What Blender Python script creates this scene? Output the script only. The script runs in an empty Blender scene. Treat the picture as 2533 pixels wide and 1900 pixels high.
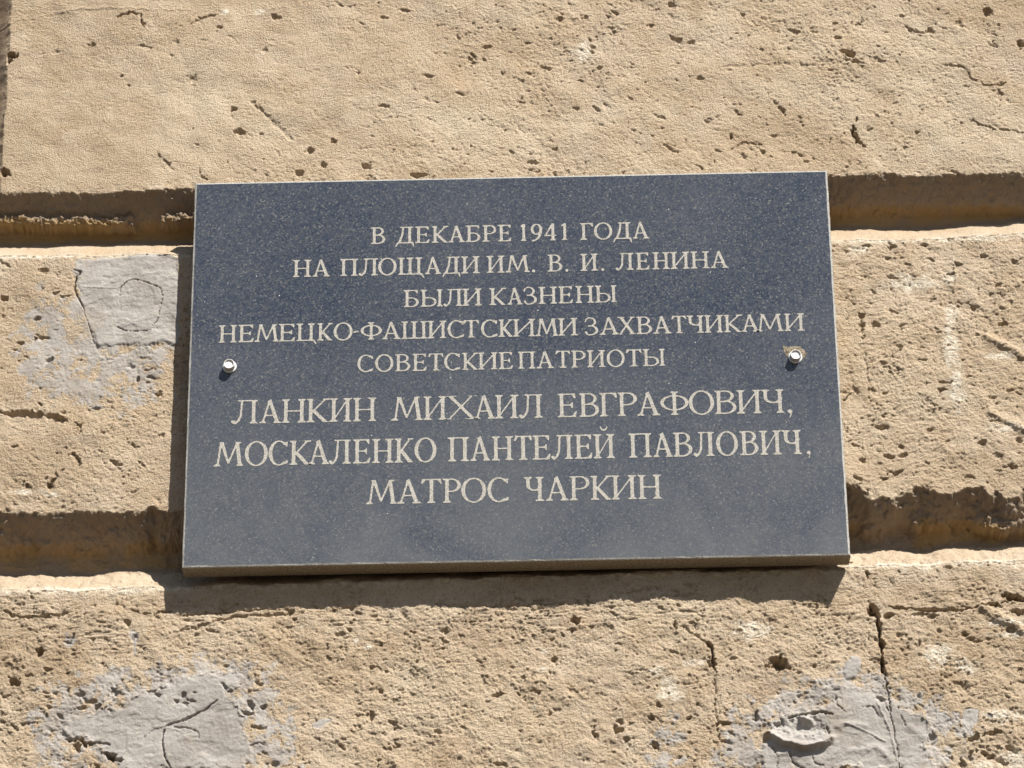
import bpy, math
import numpy as np
from mathutils import Matrix, Vector

S = bpy.context.scene
COL = S.collection
# ------------------------------------------------------------------ camera
WALL_Z = 3.05                       # height of the plaque's centre above the pavement
PLQ_Y = -0.0235                     # front face of the plaque; the wall face is y = 0
F_PX = 8600.0                       # focal length in pixels of the 2533 px wide photograph
PITCH, ROLL, YAW = 0.46949511, 0.01261805, 0.0152859
CAM = np.array([0.04235025, -2.85310167 + PLQ_Y, -1.46881843 + WALL_Z])

def cam_matrix():
    cx, sx, cy, sy, cz, sz = (math.cos(PITCH), math.sin(PITCH), math.cos(ROLL), math.sin(ROLL), math.cos(YAW), math.sin(YAW))
    Rz = np.array([[cz, -sz, 0], [sz, cz, 0], [0, 0, 1]])
    Rx = np.array([[1, 0, 0], [0, cx, -sx], [0, sx, cx]])
    Ry = np.array([[cy, 0, sy], [0, 1, 0], [-sy, 0, cy]])
    return Rz @ Rx @ Ry              # columns: right, forward, up
MC = cam_matrix()
cd = bpy.data.cameras.new('camera'); co = bpy.data.objects.new('camera', cd); COL.objects.link(co)
cd.sensor_width = 36.0; cd.lens = F_PX / 2533 * 36
cd.clip_start = 0.05; cd.clip_end = 500
m = Matrix.Identity(4)
for i in range(3):
    m[i][0] = MC[i, 0]; m[i][1] = MC[i, 2]; m[i][2] = -MC[i, 1]; m[i][3] = CAM[i]
co.matrix_world = m
S.camera = co

def at(u, v, y=0.0):
    """x, z of the point seen at photograph pixel (u, v) on the vertical plane y"""
    d = MC @ np.array([(u - 1266.5) / F_PX, 1, -(v - 950) / F_PX])
    s = (y - CAM[1]) / d[1]
    p = CAM + s * d
    return p[0], p[2]

# ------------------------------------------------------------------ light
SUN = Vector((0.74, -1.0, 1.45)).normalized()
elev = math.asin(SUN.z); rot = math.atan2(SUN.x, SUN.y)
w = bpy.data.worlds.new('World'); S.world = w; w.use_nodes = True
nt = w.node_tree; bg = nt.nodes['Background']
sky = nt.nodes.new('ShaderNodeTexSky'); sky.sky_type = 'NISHITA'; sky.sun_disc = False
sky.sun_elevation = elev; sky.sun_rotation = rot; sky.dust_density = 0.8; sky.air_density = 1.0
nt.links.new(sky.outputs[0], bg.inputs[0]); bg.inputs[1].default_value = 0.05
sl = bpy.data.lights.new('sun', 'SUN'); so = bpy.data.objects.new('sun', sl); COL.objects.link(so)
sl.energy = 5.0; sl.angle = math.radians(0.53); sl.color = (1.0, 0.955, 0.885)
so.rotation_euler = SUN.to_track_quat('Z', 'Y').to_euler(); so.location = (2, -4, 8)
S.view_settings.view_transform = 'Standard'; S.view_settings.look = 'None'
S.view_settings.exposure = 0.72; S.view_settings.gamma = 1.0
S.view_settings.use_curve_mapping = False

# ------------------------------------------------------------------ noise
_R = np.random.RandomState(11)
_PM = _R.permutation(4096).astype(np.int32); _U = _R.rand(4096).astype(np.float32)
_GX = np.cos(_U * 6.2831853).astype(np.float32); _GZ = np.sin(_U * 6.2831853).astype(np.float32)
def _idx(ix, iz, k):
    return _PM[(ix + _PM[(iz + k * 131) & 4095]) & 4095]

def hsh(ix, iz, k):
    return _U[_idx(ix.astype(np.int32), iz.astype(np.int32), k)]

def gn(x, z, k=0):
    """gradient noise, about -1..1"""
    x = np.asarray(x); z = np.asarray(z) + 0 * x
    fx0 = np.floor(x); fz0 = np.floor(z); fx = (x - fx0).astype(np.float32); fz = (z - fz0).astype(np.float32)
    ix = fx0.astype(np.int32); iz = fz0.astype(np.int32)
    ux = fx * fx * fx * (fx * (fx * 6 - 15) + 10); uz = fz * fz * fz * (fz * (fz * 6 - 15) + 10)
    a0 = _PM[(iz + k * 131) & 4095]; a1 = _PM[(iz + 1 + k * 131) & 4095]
    def g(a, dx, dz):
        q = _PM[(ix + dx + a) & 4095]
        return _GX[q] * (fx - dx) + _GZ[q] * (fz - dz)
    g00 = g(a0, 0, 0); g10 = g(a0, 1, 0); n0 = g00 + (g10 - g00) * ux
    g01 = g(a1, 0, 1); g11 = g(a1, 1, 1); n1 = g01 + (g11 - g01) * ux
    return (n0 + (n1 - n0) * uz) * 1.5

def fbm(x, z, size, octv=3, k=0, gain=0.5):
    s = 0; a = 1.0; f = 1.0 / size
    for o in range(octv):
        th = 0.55 + 1.13 * o + k * 0.37; c_, s_ = math.cos(th), math.sin(th)
        s = s + a * gn((x * c_ - z * s_) * f + 17.3 * o, (x * s_ + z * c_) * f - 9.1 * o, k + o); a *= gain; f *= 2.03
    return s

def pits(x, z, cell, prob, k, rmin=0.18, rmax=0.42):
    """scattered irregular hollows 0..1"""
    X = x / cell; Z = z / cell; ix = np.floor(X); iz = np.floor(Z)
    out = np.zeros_like(X)
    for dx in (-1, 0, 1):
        for dz in (-1, 0, 1):
            cx = ix + dx; cz = iz + dz
            on = hsh(cx, cz, k) < prob
            px = cx + 0.2 + 0.6 * hsh(cx, cz, k + 1); pz = cz + 0.2 + 0.6 * hsh(cx, cz, k + 2)
            r = rmin + (rmax - rmin) * hsh(cx, cz, k + 3) ** 2
            asp = 0.45 + 0.6 * hsh(cx, cz, k + 4)
            d = np.hypot((X - px), (Z - pz) / asp) / r
            out = np.maximum(out, np.where(on, np.clip(1 - d, 0, 1) * (0.4 + 0.6 * hsh(cx, cz, k + 5)), 0))
    return out

def sst(a, b, t):
    t = np.clip((t - a) / (b - a), 0, 1); return t * t * (3 - 2 * t)

def seg_dist(x, z, pts):
    d = np.full_like(x, 9.0); tt = np.zeros_like(x); n = len(pts) - 1
    for i in range(n):
        (ax, az), (bx, bz) = pts[i], pts[i + 1]
        vx, vz = bx - ax, bz - az; L = vx * vx + vz * vz + 1e-12
        t = np.clip(((x - ax) * vx + (z - az) * vz) / L, 0, 1)
        e = np.hypot(x - ax - t * vx, z - az - t * vz)
        tt = np.where(e < d, (i + t) / n, tt); d = np.minimum(d, e)
    return d, tt

def poly_sd(x, z, pts):
    """signed distance, negative inside"""
    d, _ = seg_dist(x, z, list(pts) + [pts[0]])
    ins = np.zeros(x.shape, bool); n = len(pts)
    for i in range(n):
        (ax, az), (bx, bz) = pts[i], pts[(i + 1) % n]
        c = ((az > z) != (bz > z)) & (x < (bx - ax) * (z - az) / (bz - az + 1e-15) + ax)
        ins ^= c
    return np.where(ins, -d, d)

def P(*uv):
    return [at(u, v) for u, v in uv]

def polyline_z(pts):
    q = P(*pts); q.sort(); xs = [a for a, b in q]; zs = [b for a, b in q]
    return lambda x: np.interp(x, xs, zs) + np.where(x < xs[0], (x - xs[0]) * SLOPE, np.where(x > xs[-1], (x - xs[-1]) * SLOPE, 0))
SLOPE = -0.001
# edges of the two V joints seen in the photograph (upper lip, lower lip)
G1T = polyline_z([(0, 475), (278, 478), (476, 466), (2054, 434), (2353, 429), (2530, 430)])
G1B = polyline_z([(0, 634), (253, 630), (430, 627), (2062, 596), (2302, 588), (2530, 574)])
G2T = polyline_z([(0, 1268), (228, 1266), (413, 1262), (2100, 1215), (2226, 1221), (2353, 1214), (2530, 1210)])
G2B = polyline_z([(0, 1461), (253, 1456), (405, 1453), (2125, 1403), (2302, 1396), (2530, 1390)])
Z1 = float(G1T(np.array(0.0)) + G1B(np.array(0.0))) / 2
Z2 = float(G2T(np.array(0.0)) + G2B(np.array(0.0))) / 2
COURSE = Z1 - Z2
XJ_TOP = at(-12, 250)[0] - 0.0      # vertical joint left of the upper block (its right lip is at px 16)
XJ_LIP = at(15, 250)[0]

CRACKS = [  # photograph pixels, half width mm, depth mm
    ([(2148, 1486), (2172, 1530), (2179, 1580), (2184, 1640), (2188, 1672)], 2.0, 16, 0), ([(2186, 1668), (2196, 1710), (2204, 1760)], 1.0, 4, 0),
    ([(1748, 1590), (1762, 1612), (1764, 1640), (1768, 1660)], 1.9, 9, 0),
    ([(1768, 1672), (1770, 1740), (1775, 1800), (1778, 1880)], 1.3, 2.2, 0),
    ([(1690, 1550), (1720, 1572), (1750, 1592)], 1.5, 2.5, 0),
    ([(0, 1020), (60, 1022), (110, 1028), (150, 1036)], 4.5, 5, 0),
    ([(188, 1046), (198, 1060), (192, 1078)], 2.2, 3, 0), ([(175, 1120), (188, 1130), (200, 1142)], 2.4, 4, 0), ([(160, 1160), (150, 1166)], 1.6, 2.5, 0), ([(140, 1182), (126, 1196), (118, 1206)], 3.2, 6, 0),
    ([(55, 1190), (75, 1205)], 2.0, 4, 0),
    ([(415, 1568), (480, 1552), (560, 1528), (640, 1522), (720, 1524)], 1.6, 2.5, 0),
    ([(0, 1510), (50, 1528), (110, 1524), (180, 1512)], 1.8, 3, 0),
    ([(320, 1510), (360, 1518), (420, 1512)], 1.6, 3, 0),
    ([(440, 1522), (520, 1516), (600, 1510), (700, 1508), (760, 1520)], 1.2, 2.2, 0),
    ([(1080, 1495), (1200, 1500), (1350, 1494), (1480, 1492)], 1.2, 1.8, 0),
    ([(2200, 1500), (2300, 1508), (2380, 1506), (2440, 1494), (2500, 1488)], 1.8, 5, 0),
    ([(2480, 1470), (2533, 1484)], 4.0, 9, 0),
    ([(1790, 168), (1900, 158), (1990, 162), (2060, 156), (2120, 150), (2190, 152)], 4.5, 0.9, 0), ([(2330, 160), (2370, 163), (2400, 172)], 1.6, 1.6, 0),
    ([(2390, 172), (2405, 196), (2440, 210), (2490, 206)], 1.4, 2.5, 0),
    ([(2395, 292), (2440, 312), (2470, 320), (2530, 326)], 1.3, 2.5, 0),
    ([(2233, 58), (2250, 76), (2290, 84)], 1.6, 2.5, 0),
    ([(2110, 312), (2112, 330), (2122, 348), (2140, 362)], 3.0, 9, 0),
    ([(2118, 290), (2121, 302)], 2.0, 6, 0),
    ([(1900, 240), (1925, 262), (1945, 285)], 1.8, 2.2, 0),
    ([(620, 250), (650, 275)], 2.4, 1.8, 0), ([(640, 270), (680, 305), (720, 345)], 4.0, 1.1, 0),
    ([(290, 45), (320, 33), (345, 38), (358, 66)], 2.2, 3, 0),
    ([(470, 62), (500, 45), (540, 38)], 1.6, 2.0, 0),
    ([(385, 380), (405, 395), (420, 410)], 1.8, 2.4, 0),
    ([(490, 415), (498, 435), (515, 445)], 1.8, 2.4, 0),
    ([(1805, 370), (1840, 352), (1885, 355)], 1.4, 2.0, 0),
    ([(2124, 770), (2134, 830)], 1.6, 2.5, 0), ([(2140, 870), (2146, 940), (2152, 1000)], 1.6, 1.4, 0),
    ([(2362, 652), (2364, 690), (2362, 720)], 1.0, -1.5, 0),
    ([(2084, 990), (2110, 972)], 1.2, 3, 0),
    ([(2440, 834), (2480, 850), (2533, 882)], 4.0, -3.0, 0),
    ([(2450, 1018), (2490, 1040), (2533, 1062)], 4.0, -3.0, 0),
    ([(2430, 1500), (2480, 1530), (2533, 1562)], 4.5, -3.5, 0),
    ([(1270, 1590), (1340, 1560), (1420, 1550), (1500, 1540), (1560, 1575)], 1.8, -1.0, 0),
    ([(0, 60), (200, 20), (330, 22), (480, 28)], 1.0, -0.6, 0),
    # cracks in the cement repairs
    ([(182, 668), (200, 672), (190, 690), (184, 712), (192, 735), (206, 762)], 1.6, 6, 1),
    ([(206, 762), (214, 790), (226, 825), (234, 852)], 0.9, 3, 1),
    ([(294, 735), (297, 712), (308, 700), (328, 690), (352, 696), (378, 705), (398, 716), (403, 735), (396, 768), (388, 796), (372, 808)], 0.8, 3.5, 1),
    ([(290, 808), (310, 818), (345, 820), (380, 816)], 0.8, 3.5, 1),
    ([(294, 735), (300, 765), (288, 780), (292, 800)], 0.5, 1.2, 1),
    ([(208, 712), (250, 711), (290, 712), (322, 690)], 0.8, -0.9, 1),
    ([(540, 1732), (500, 1760), (460, 1780), (408, 1798)], 1.8, 8, 1),
    ([(408, 1798), (402, 1830), (404, 1860), (412, 1880), (424, 1905)], 1.3, 6, 1),
    ([(408, 1798), (380, 1808), (352, 1828)], 0.8, 2, 1),
    ([(250, 1758), (285, 1745), (310, 1725)], 0.8, 2, 1),
    ([(165, 1830), (200, 1832), (215, 1850)], 3.0, 8, 1),
    ([(262, 1862), (280, 1880), (305, 1882)], 3.0, 8, 1),
    ([(430, 1800), (465, 1802), (492, 1812), (492, 1828)], 1.1, 3, 1),
    ([(608, 1848), (640, 1838), (662, 1846)], 1.2, 3, 1),
    ([(220, 1838), (270, 1840), (272, 1846)], 1.8, 4, 1),
    ([(2185, 1735), (2200, 1765), (2210, 1800), (2218, 1850), (2225, 1905)], 1.2, 2.6, 1),
    ([(2170, 1740), (2198, 1800), (2214, 1860), (2228, 1905)], 0.9, -1.8, 1),
    ([(2226, 1770), (2236, 1785), (2240, 1800)], 1.0, 3, 1),
    ([(2068, 1720), (2070, 1745), (2096, 1768)], 1.1, 3, 1),
    ([(2088, 1790), (2140, 1810), (2190, 1838)], 0.9, -1.4, 1),
    ([(1950, 1776), (1985, 1768), (2030, 1762), (2060, 1768)], 2.2, 8, 1),
    ([(1900, 1815), (1935, 1838), (1985, 1850), (2035, 1842), (2055, 1830)], 4.0, -8, 1), ([(2070, 1800), (2100, 1790), (2140, 1800)], 3.5, -1.6, 1), ([(2100, 1860), (2170, 1850), (2200, 1880)], 4, -1.5, 1), ([(1920, 1870), (1960, 1860)], 3, -1.6, 1), ([(2250, 1800), (2290, 1830)], 4, -1, 1), ([(2130, 1750), (2160, 1752), (2180, 1780)], 1.1, 2.5, 1), ([(1910, 1850), (1925, 1880), (1920, 1905)], 1.0, 2.5, 1), ([(2000, 1775), (2040, 1790), (2052, 1815)], 1.0, 2.5, 1),
    ([(1984, 1778), (2004, 1786)], 3.4, -6, 1),
    ([(2010, 1870), (2016, 1890), (2040, 1895)], 1.0, 3, 1),
    ([(1950, 1860), (1960, 1885), (1985, 1905)], 1.0, 3, 1),
]
HOLES = [  # px, radius across and down in px, depth mm, tilt
    (578, 270, 12, 8, 6, 0), (590, 325, 16, 9, 7, .3), (648, 330, 7, 4, 3, 0), (766, 372, 13, 11, 6, 0), (740, 427, 16, 8, 5, 0), (800, 406, 9, 8, 4, .6),
    (825, 350, 9, 6, 3, 0), (542, 70, 9, 6, 4, .5), (228, 109, 10, 6, 4, .3), (682, 42, 12, 6, 4, .3), (476, 195, 12, 12, 3, .3), (300, 188, 5, 6, 3, 0), (316, 212, 5, 5, 3, 0),
    (655, 120, 9, 7, 2.5, 0), (883, 180, 6, 5, 3, 0), (948, 42, 15, 5, 3, .4), (1205, 113, 11, 5, 4, 0), (1385, 47, 11, 8, 5, .6), (1445, 42, 7, 5, 4, 0), (1243, 180, 4, 9, 3, 0),
    (1437, 200, 12, 4, 3, 0), (1424, 268, 10, 5, 3, .4), (1474, 270, 10, 5, 3, .4), (907, 410, 12, 10, 5, 0), (1317, 402, 17, 9, 3, 0), (1035, 435, 26, 5, 4, 0), (1630, 290, 20, 6, 3, .5), (828, 348, 11, 7, 4, 0),
    (1060, 190, 16, 5, 2.5, .3), (1140, 235, 18, 6, 2.5, .3), (950, 265, 20, 5, 2.5, .3), (1660, 12, 8, 12, 5, -.4), (1672, 98, 22, 8, 4, .4), (1710, 105, 10, 5, 3, .3), (1610, 65, 9, 5, 3, 0),
    (2099, 133, 20, 8, 8, .5), (2300, 75, 12, 9, 6, .5), (2443, 30, 12, 13, 7, 0), (2372, 62, 9, 12, 3, .4), (2070, 92, 8, 6, 4, 0), (2525, 108, 12, 8, 7, 0), (1965, 78, 14, 7, 3.5, .4), (2012, 78, 12, 6, 3, .4), (1730, 196, 12, 5, 3, .3),
    (1937, 272, 8, 6, 4, .6), (1808, 336, 5, 9, 6, 0), (1886, 376, 6, 9, 4, 0), (2478, 232, 8, 4, 4, 0), (2474, 246, 6, 3, 3, 0), (2150, 320, 8, 8, 2.5, .5), (2120, 155, 16, 6, 4, 0), (2175, 153, 12, 4, 3, 0),
    (1840, 385, 10, 6, 2.5, .5), (1660, 370, 22, 6, 2.5, .6), (60, 505, 6, 3, 0, 0), (1350, 165, 14, 5, 2.5, .3),
    # middle course, left
    (108, 670, 15, 6, 5, -.1), (8, 740, 14, 6, 6, 0), (92, 788, 10, 5, 5, -.5), (85, 836, 6, 5, 8, 0), (50, 847, 9, 4, 4, .2), (122, 892, 12, 6, 4, -.5), (165, 735, 18, 3, 3, 0),
    (322, 905, 8, 9, 3, .5), (340, 938, 5, 7, 5, 0), (392, 974, 7, 5, 6, 0), (150, 1038, 14, 7, 6, 0), (38, 1105, 8, 5, 6, .3), (195, 1145, 11, 6, 5, .6), (238, 1012, 16, 4, 3, 0), (362, 912, 18, 3, 3, 0), (398, 1078, 8, 8, 2.5, 0), (140, 725, 12, 5, 3, 0),
    # middle course, right
    (2130, 780, 6, 7, 6, .5), (2134, 803, 6, 6, 6, 0), (2166, 802, 15, 8, 5, .5), (2139, 835, 5, 6, 4, 0), (2226, 858, 10, 4, 4, 0), (2300, 825, 5, 4, 2, 0), (2287, 607, 9, 5, 6, .3), (2305, 640, 8, 4, 5, 0), (2145, 608, 12, 5, 5, 0), (2205, 612, 10, 8, 6, .5),
    (2370, 653, 8, 6, 7, .4), (2355, 677, 15, 3, 5, 0), (2408, 762, 12, 6, 4, 0), (2482, 800, 12, 6, 6, 0), (2510, 650, 10, 8, 4, .3), (2470, 705, 12, 5, 4, 0), (2433, 632, 8, 4, 4, .4), (2162, 723, 14, 5, 3, .4), (2210, 772, 9, 5, 4, 0),
    (2338, 945, 20, 2.5, 5, 0), (2327, 964, 12, 5, 6, .1), (2292, 948, 6, 3, 3, 0), (2280, 893, 14, 3, 3, 0), (2188, 900, 14, 4, 3, 0), (2180, 1056, 20, 5, 6, 0), (2117, 1099, 12, 3, 5, 0), (2230, 1104, 12, 5, 6, .3), (2234, 1126, 13, 6, 5, -.3), (2200, 1130, 14, 5, 5, .3),
    (2300, 1060, 12, 5, 4, 0), (2430, 1094, 11, 8, 7, 0), (2505, 1155, 14, 6, 6, .3), (2134, 1138, 8, 5, 5, .7), (2187, 1182, 9, 5, 7, 0), (2220, 1170, 16, 4, 5, -.4), (2120, 1184, 10, 6, 5, .7), (2470, 1130, 14, 9, 3, .6), (2400, 1180, 12, 4, 3, 0), (2455, 985, 14, 4, 3, 0), (2500, 965, 12, 4, 4, 0), (2345, 1092, 12, 4, 3, 0), (2520, 1090, 8, 8, 4, 0),
    (24, 136, 22, 8, 14, .25), (20, 150, 12, 12, 10, 0), (12, 425, 14, 12, 12, 0), (2400, 930, 16, 3, 3, 0), (2160, 965, 10, 5, 3, .3),
    # lower course
    (98, 1610, 9, 10, 9, .4), (35, 1688, 15, 11, 9, -.5), (316, 1540, 8, 8, 5, .5), (240, 1750, 8, 6, 6, 0), (718, 1518, 8, 8, 6, .5), (730, 1532, 6, 5, 5, 0), (1425, 1536, 11, 13, 8, -.4), (1416, 1556, 5, 5, 5, 0), (1370, 1632, 10, 8, 6, .3),
    (1232, 1718, 13, 7, 7, .3), (1330, 1712, 9, 4, 5, 0), (918, 1650, 8, 5, 5, .3), (917, 1770, 9, 13, 5, .5), (940, 1710, 6, 7, 4, 0), (840, 1572, 16, 7, 3, -.4), (1033, 1635, 6, 4, 4, 0), (1294, 1680, 5, 8, 4, .2), (1100, 1560, 8, 9, 3.5, .5), (1142, 1572, 10, 4, 3, .4),
    (1080, 1812, 7, 8, 4, .5), (1525, 1805, 12, 9, 7, 0), (1548, 1830, 9, 7, 5, 0), (1535, 1785, 9, 7, 5, .4), (1620, 1842, 12, 8, 8, .6), (1670, 1550, 4, 16, 6, -.1), (1472, 1815, 5, 14, 5, -.1), (1710, 1540, 9, 4, 4, 0), (1830, 1560, 7, 5, 4, 0),
    (1925, 1641, 26, 17, 14, .1), (1932, 1634, 14, 12, 8, 0), (2014, 1645, 8, 6, 4, 0), (1975, 1664, 8, 3, 3, -.4), (2158, 1508, 16, 11, 16, .9), (2170, 1520, 9, 9, 12, 0), (2197, 1522, 12, 8, 8, -.4), (2280, 1518, 30, 4, 5, 0), (2308, 1525, 14, 6, 5, -.3),
    (2460, 1494, 20, 5, 6, .3), (2520, 1516, 22, 8, 8, .2), (2515, 1480, 24, 8, 9, .2), (2250, 1580, 8, 5, 3, 0), (2272, 1592, 7, 9, 4, 0), (2448, 1580, 10, 4, 3, 0), (2385, 1700, 24, 14, 3, 0), (1706, 1774, 8, 6, 6, 0), (1777, 1790, 5, 6, 5, 0), (1755, 1640, 4, 16, 6, 0),
    (2145, 1418, 9, 8, 6, 0), (2345, 1402, 14, 4, 5, 0), (2100, 1378, 10, 4, 6, 0), (2305, 1830, 12, 16, 5, .3), (2410, 1826, 20, 7, 7, -.3), (2460, 1812, 22, 5, 5, -.15), (2500, 1852, 18, 6, 6, .4), (2400, 1868, 6, 16, 6, 0), (2450, 1872, 14, 6, 5, -.5), (2380, 1890, 7, 14, 5, .1), (1870, 1772, 6, 14, 6, .2), (1985, 1800, 62, 22, 4, .1), (1925, 1795, 16, 10, 4, -.5), (2480, 1886, 16, 5, 5, .3),
    (376, 1710, 12, 4, 4, -.3), (388, 1720, 9, 5, 4, -.2), (400, 1702, 10, 4, 3, -.1), (452, 1722, 9, 4, 4, .5), (475, 1735, 12, 4, 4, .2), (440, 1738, 8, 5, 4, .5), (462, 1745, 8, 4, 3, -.3), (555, 1700, 10, 4, 4, .5), (572, 1712, 8, 4, 4, .2), (482, 1715, 6, 4, 3, 0), (620, 1745, 12, 8, 6, .3), (650, 1750, 12, 5, 6, .4), (610, 1765, 16, 6, 5, .2), (190, 1852, 10, 14, 8, -.4), (275, 1870, 12, 8, 8, .4), (225, 1842, 10, 5, 5, 0), (240, 1900, 12, 8, 6, 0), (200, 1720, 10, 7, 5, 0), (225, 1738, 18, 6, 4, .2),
    (640, 1690, 10, 6, 4, .3), (640, 1800, 20, 6, 4, .2), (330, 1580, 6, 8, 4, 0), (165, 1590, 10, 4, 3, 0), (600, 1620, 10, 14, 3, .6), (560, 1650, 10, 5, 3, 0), (520, 1560, 20, 5, 3, .2),
]
CEMENT = [  # outlines of the cement repairs: strength, thickness mm, edge softness mm, raggedness mm
    ([(182, 642), (240, 640), (320, 632), (400, 622), (428, 632), (444, 640), (444, 860), (425, 856), (400, 850), (360, 856), (340, 852), (320, 856), (240, 858), (228, 830), (212, 790), (186, 700)], 1.0, 0.45, 2.5, 1.8),
    ([(200, 735), (160, 750), (135, 820), (110, 860), (60, 890), (50, 925), (95, 935), (60, 960), (120, 985), (180, 975), (215, 1000), (270, 980), (285, 930), (380, 912), (444, 925), (400, 860), (240, 850)], 0.72, 0.4, 6, 8.0),
    ([(150, 1810), (180, 1770), (240, 1758), (300, 1745), (350, 1712), (420, 1680), (480, 1665), (530, 1660), (590, 1650), (596, 1690), (566, 1712), (596, 1745), (610, 1800), (625, 1850), (610, 1910), (300, 1910), (262, 1862), (215, 1835)], 1.0, 1.3, 8.0, 5),
    ([(60, 1770), (130, 1730), (240, 1690), (280, 1640), (350, 1660), (400, 1640), (560, 1640), (620, 1640), (600, 1700), (330, 1700), (250, 1750), (150, 1800), (160, 1840), (110, 1880), (90, 1840)], 0.78, 0.5, 7, 9),
    ([(620, 1790), (690, 1800), (720, 1860), (690, 1905), (620, 1905)], 0.75, 0.6, 5, 6),
    ([(1905, 1790), (1950, 1760), (2000, 1755), (2070, 1735), (2078, 1700), (2130, 1705), (2190, 1720), (2230, 1755), (2270, 1765), (2300, 1780), (2318, 1810), (2300, 1850), (2320, 1910), (1880, 1910), (1868, 1860), (1890, 1830)], 1.0, 1.8, 7.0, 5),
    ([(1860, 1740), (1900, 1735), (1990, 1690), (2080, 1660), (2090, 1690), (2150, 1690), (2200, 1680), (2250, 1715), (2290, 1750), (2230, 1760), (2100, 1740), (1960, 1760), (1890, 1800), (1850, 1800)], 0.74, 1.0, 6, 7),
    ([(2090, 1640), (2105, 1622), (2128, 1625), (2132, 1645), (2120, 1680), (2090, 1685), (2082, 1665)], 1.0, 1.8, .8, 1.2),
    ([(2318, 1765), (2335, 1762), (2355, 1780), (2335, 1798), (2316, 1790)], 1.0, 1.2, .6, 1),
    ([(2385, 1750), (2420, 1755), (2418, 1785), (2395, 1815), (2375, 1790)], 1.0, .8, .8, 1.5),
    ([(2440, 1760), (2462, 1768), (2455, 1785), (2438, 1778)], .9, .4, .8, 1.5),
    ([(1620, 1790), (1660, 1760), (1700, 1790), (1720, 1850), (1690, 1910), (1600, 1905)], 0.6, 0.2, 8, 9),
    ([(1760, 1850), (1830, 1820), (1880, 1850), (1890, 1910), (1760, 1910)], 0.66, 0.3, 8, 8),
    ([(765, 1795), (800, 1775), (822, 1780), (790, 1806)], 0.9, .4, .8, 1.2),
    ([(160, 1560), (190, 1580), (180, 1610), (160, 1600)], 0.7, .4, 1, 2), ([(320, 1555), (345, 1570), (335, 1630), (325, 1590)], 0.6, .4, 1, 2),
    ([(100, 1700), (300, 1650), (520, 1610), (680, 1640), (720, 1760), (740, 1905), (100, 1905)], 0.60, 0.3, 12, 12),
    ([(1800, 1760), (1950, 1680), (2160, 1640), (2330, 1720), (2400, 1800), (2380, 1905), (1780, 1905)], 0.58, 0.3, 12, 12),
    ([(100, 700), (440, 850), (444, 960), (300, 1040), (60, 980), (30, 860)], 0.56, 0.2, 14, 12),
]
CHALK = [(2128, 618, 34, 16), (2200, 595, 60, 6), (2350, 588, 90, 7), (2440, 590, 80, 7), (100, 636, 120, 5), (300, 632, 100, 5), (2260, 700, 70, 22), (2345, 690, 22, 16), (2350, 860, 22, 60), (2355, 780, 20, 30), (2365, 950, 22, 60),
         (2480, 880, 50, 10), (2500, 1060, 50, 12), (2470, 1540, 70, 10), (2500, 1570, 50, 8), (180, 1452, 170, 9), (340, 1460, 60, 9), (2250, 1392, 140, 10), (2450, 1385, 100, 9), (60, 1215, 60, 6), (130, 1222, 18, 7), (1623, 1660, 20, 12),
         (1655, 1700, 26, 28), (1640, 1720, 16, 12), (1345, 1608, 10, 9), (1338, 1657, 14, 7), (882, 1584, 8, 6), (912, 1600, 10, 6), (1320, 1750, 7, 5), (1670, 1720, 20, 20), (1940, 1725, 30, 26), (1860, 1560, 50, 24), (2320, 1620, 50, 30), (2390, 1650, 30, 20),
         (2480, 1770, 60, 16), (2510, 1880, 50, 30), (2440, 1890, 30, 14), (1440, 130, 30, 30), (640, 30, 16, 10), (15, 1468, 14, 6), (215, 905, 22, 10), (560, 32, 12, 10), (1720, 1640, 30, 10)]

TONE = [(90, 1620, 190, 110, .75), (2380, 1620, 190, 120, .6), (2330, 1475, 230, 45, .5), (60, 1150, 190, 90, .5), (60, 720, 90, 70, .5), (80, 180, 300, 300, .42), (300, 1500, 300, 30, .45), (2170, 660, 60, 60, .4),
        (700, 1620, 150, 40, .35), (1010, 1600, 140, 50, .35), (1650, 1730, 90, 60, .3), (2000, 170, 330, 40, .4), (1950, 310, 220, 60, .25), (1400, 1720, 150, 60, .3), (2300, 1160, 240, 50, .4), (820, 300, 130, 100, .3), (1080, 430, 160, 22, .6), (2440, 40, 160, 50, .4), (1720, 20, 60, 30, .5), (180, 40, 260, 40, .35), (2350, 1790, 60, 40, .5), (440, 1180, 120, 90, .2)]

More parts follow.
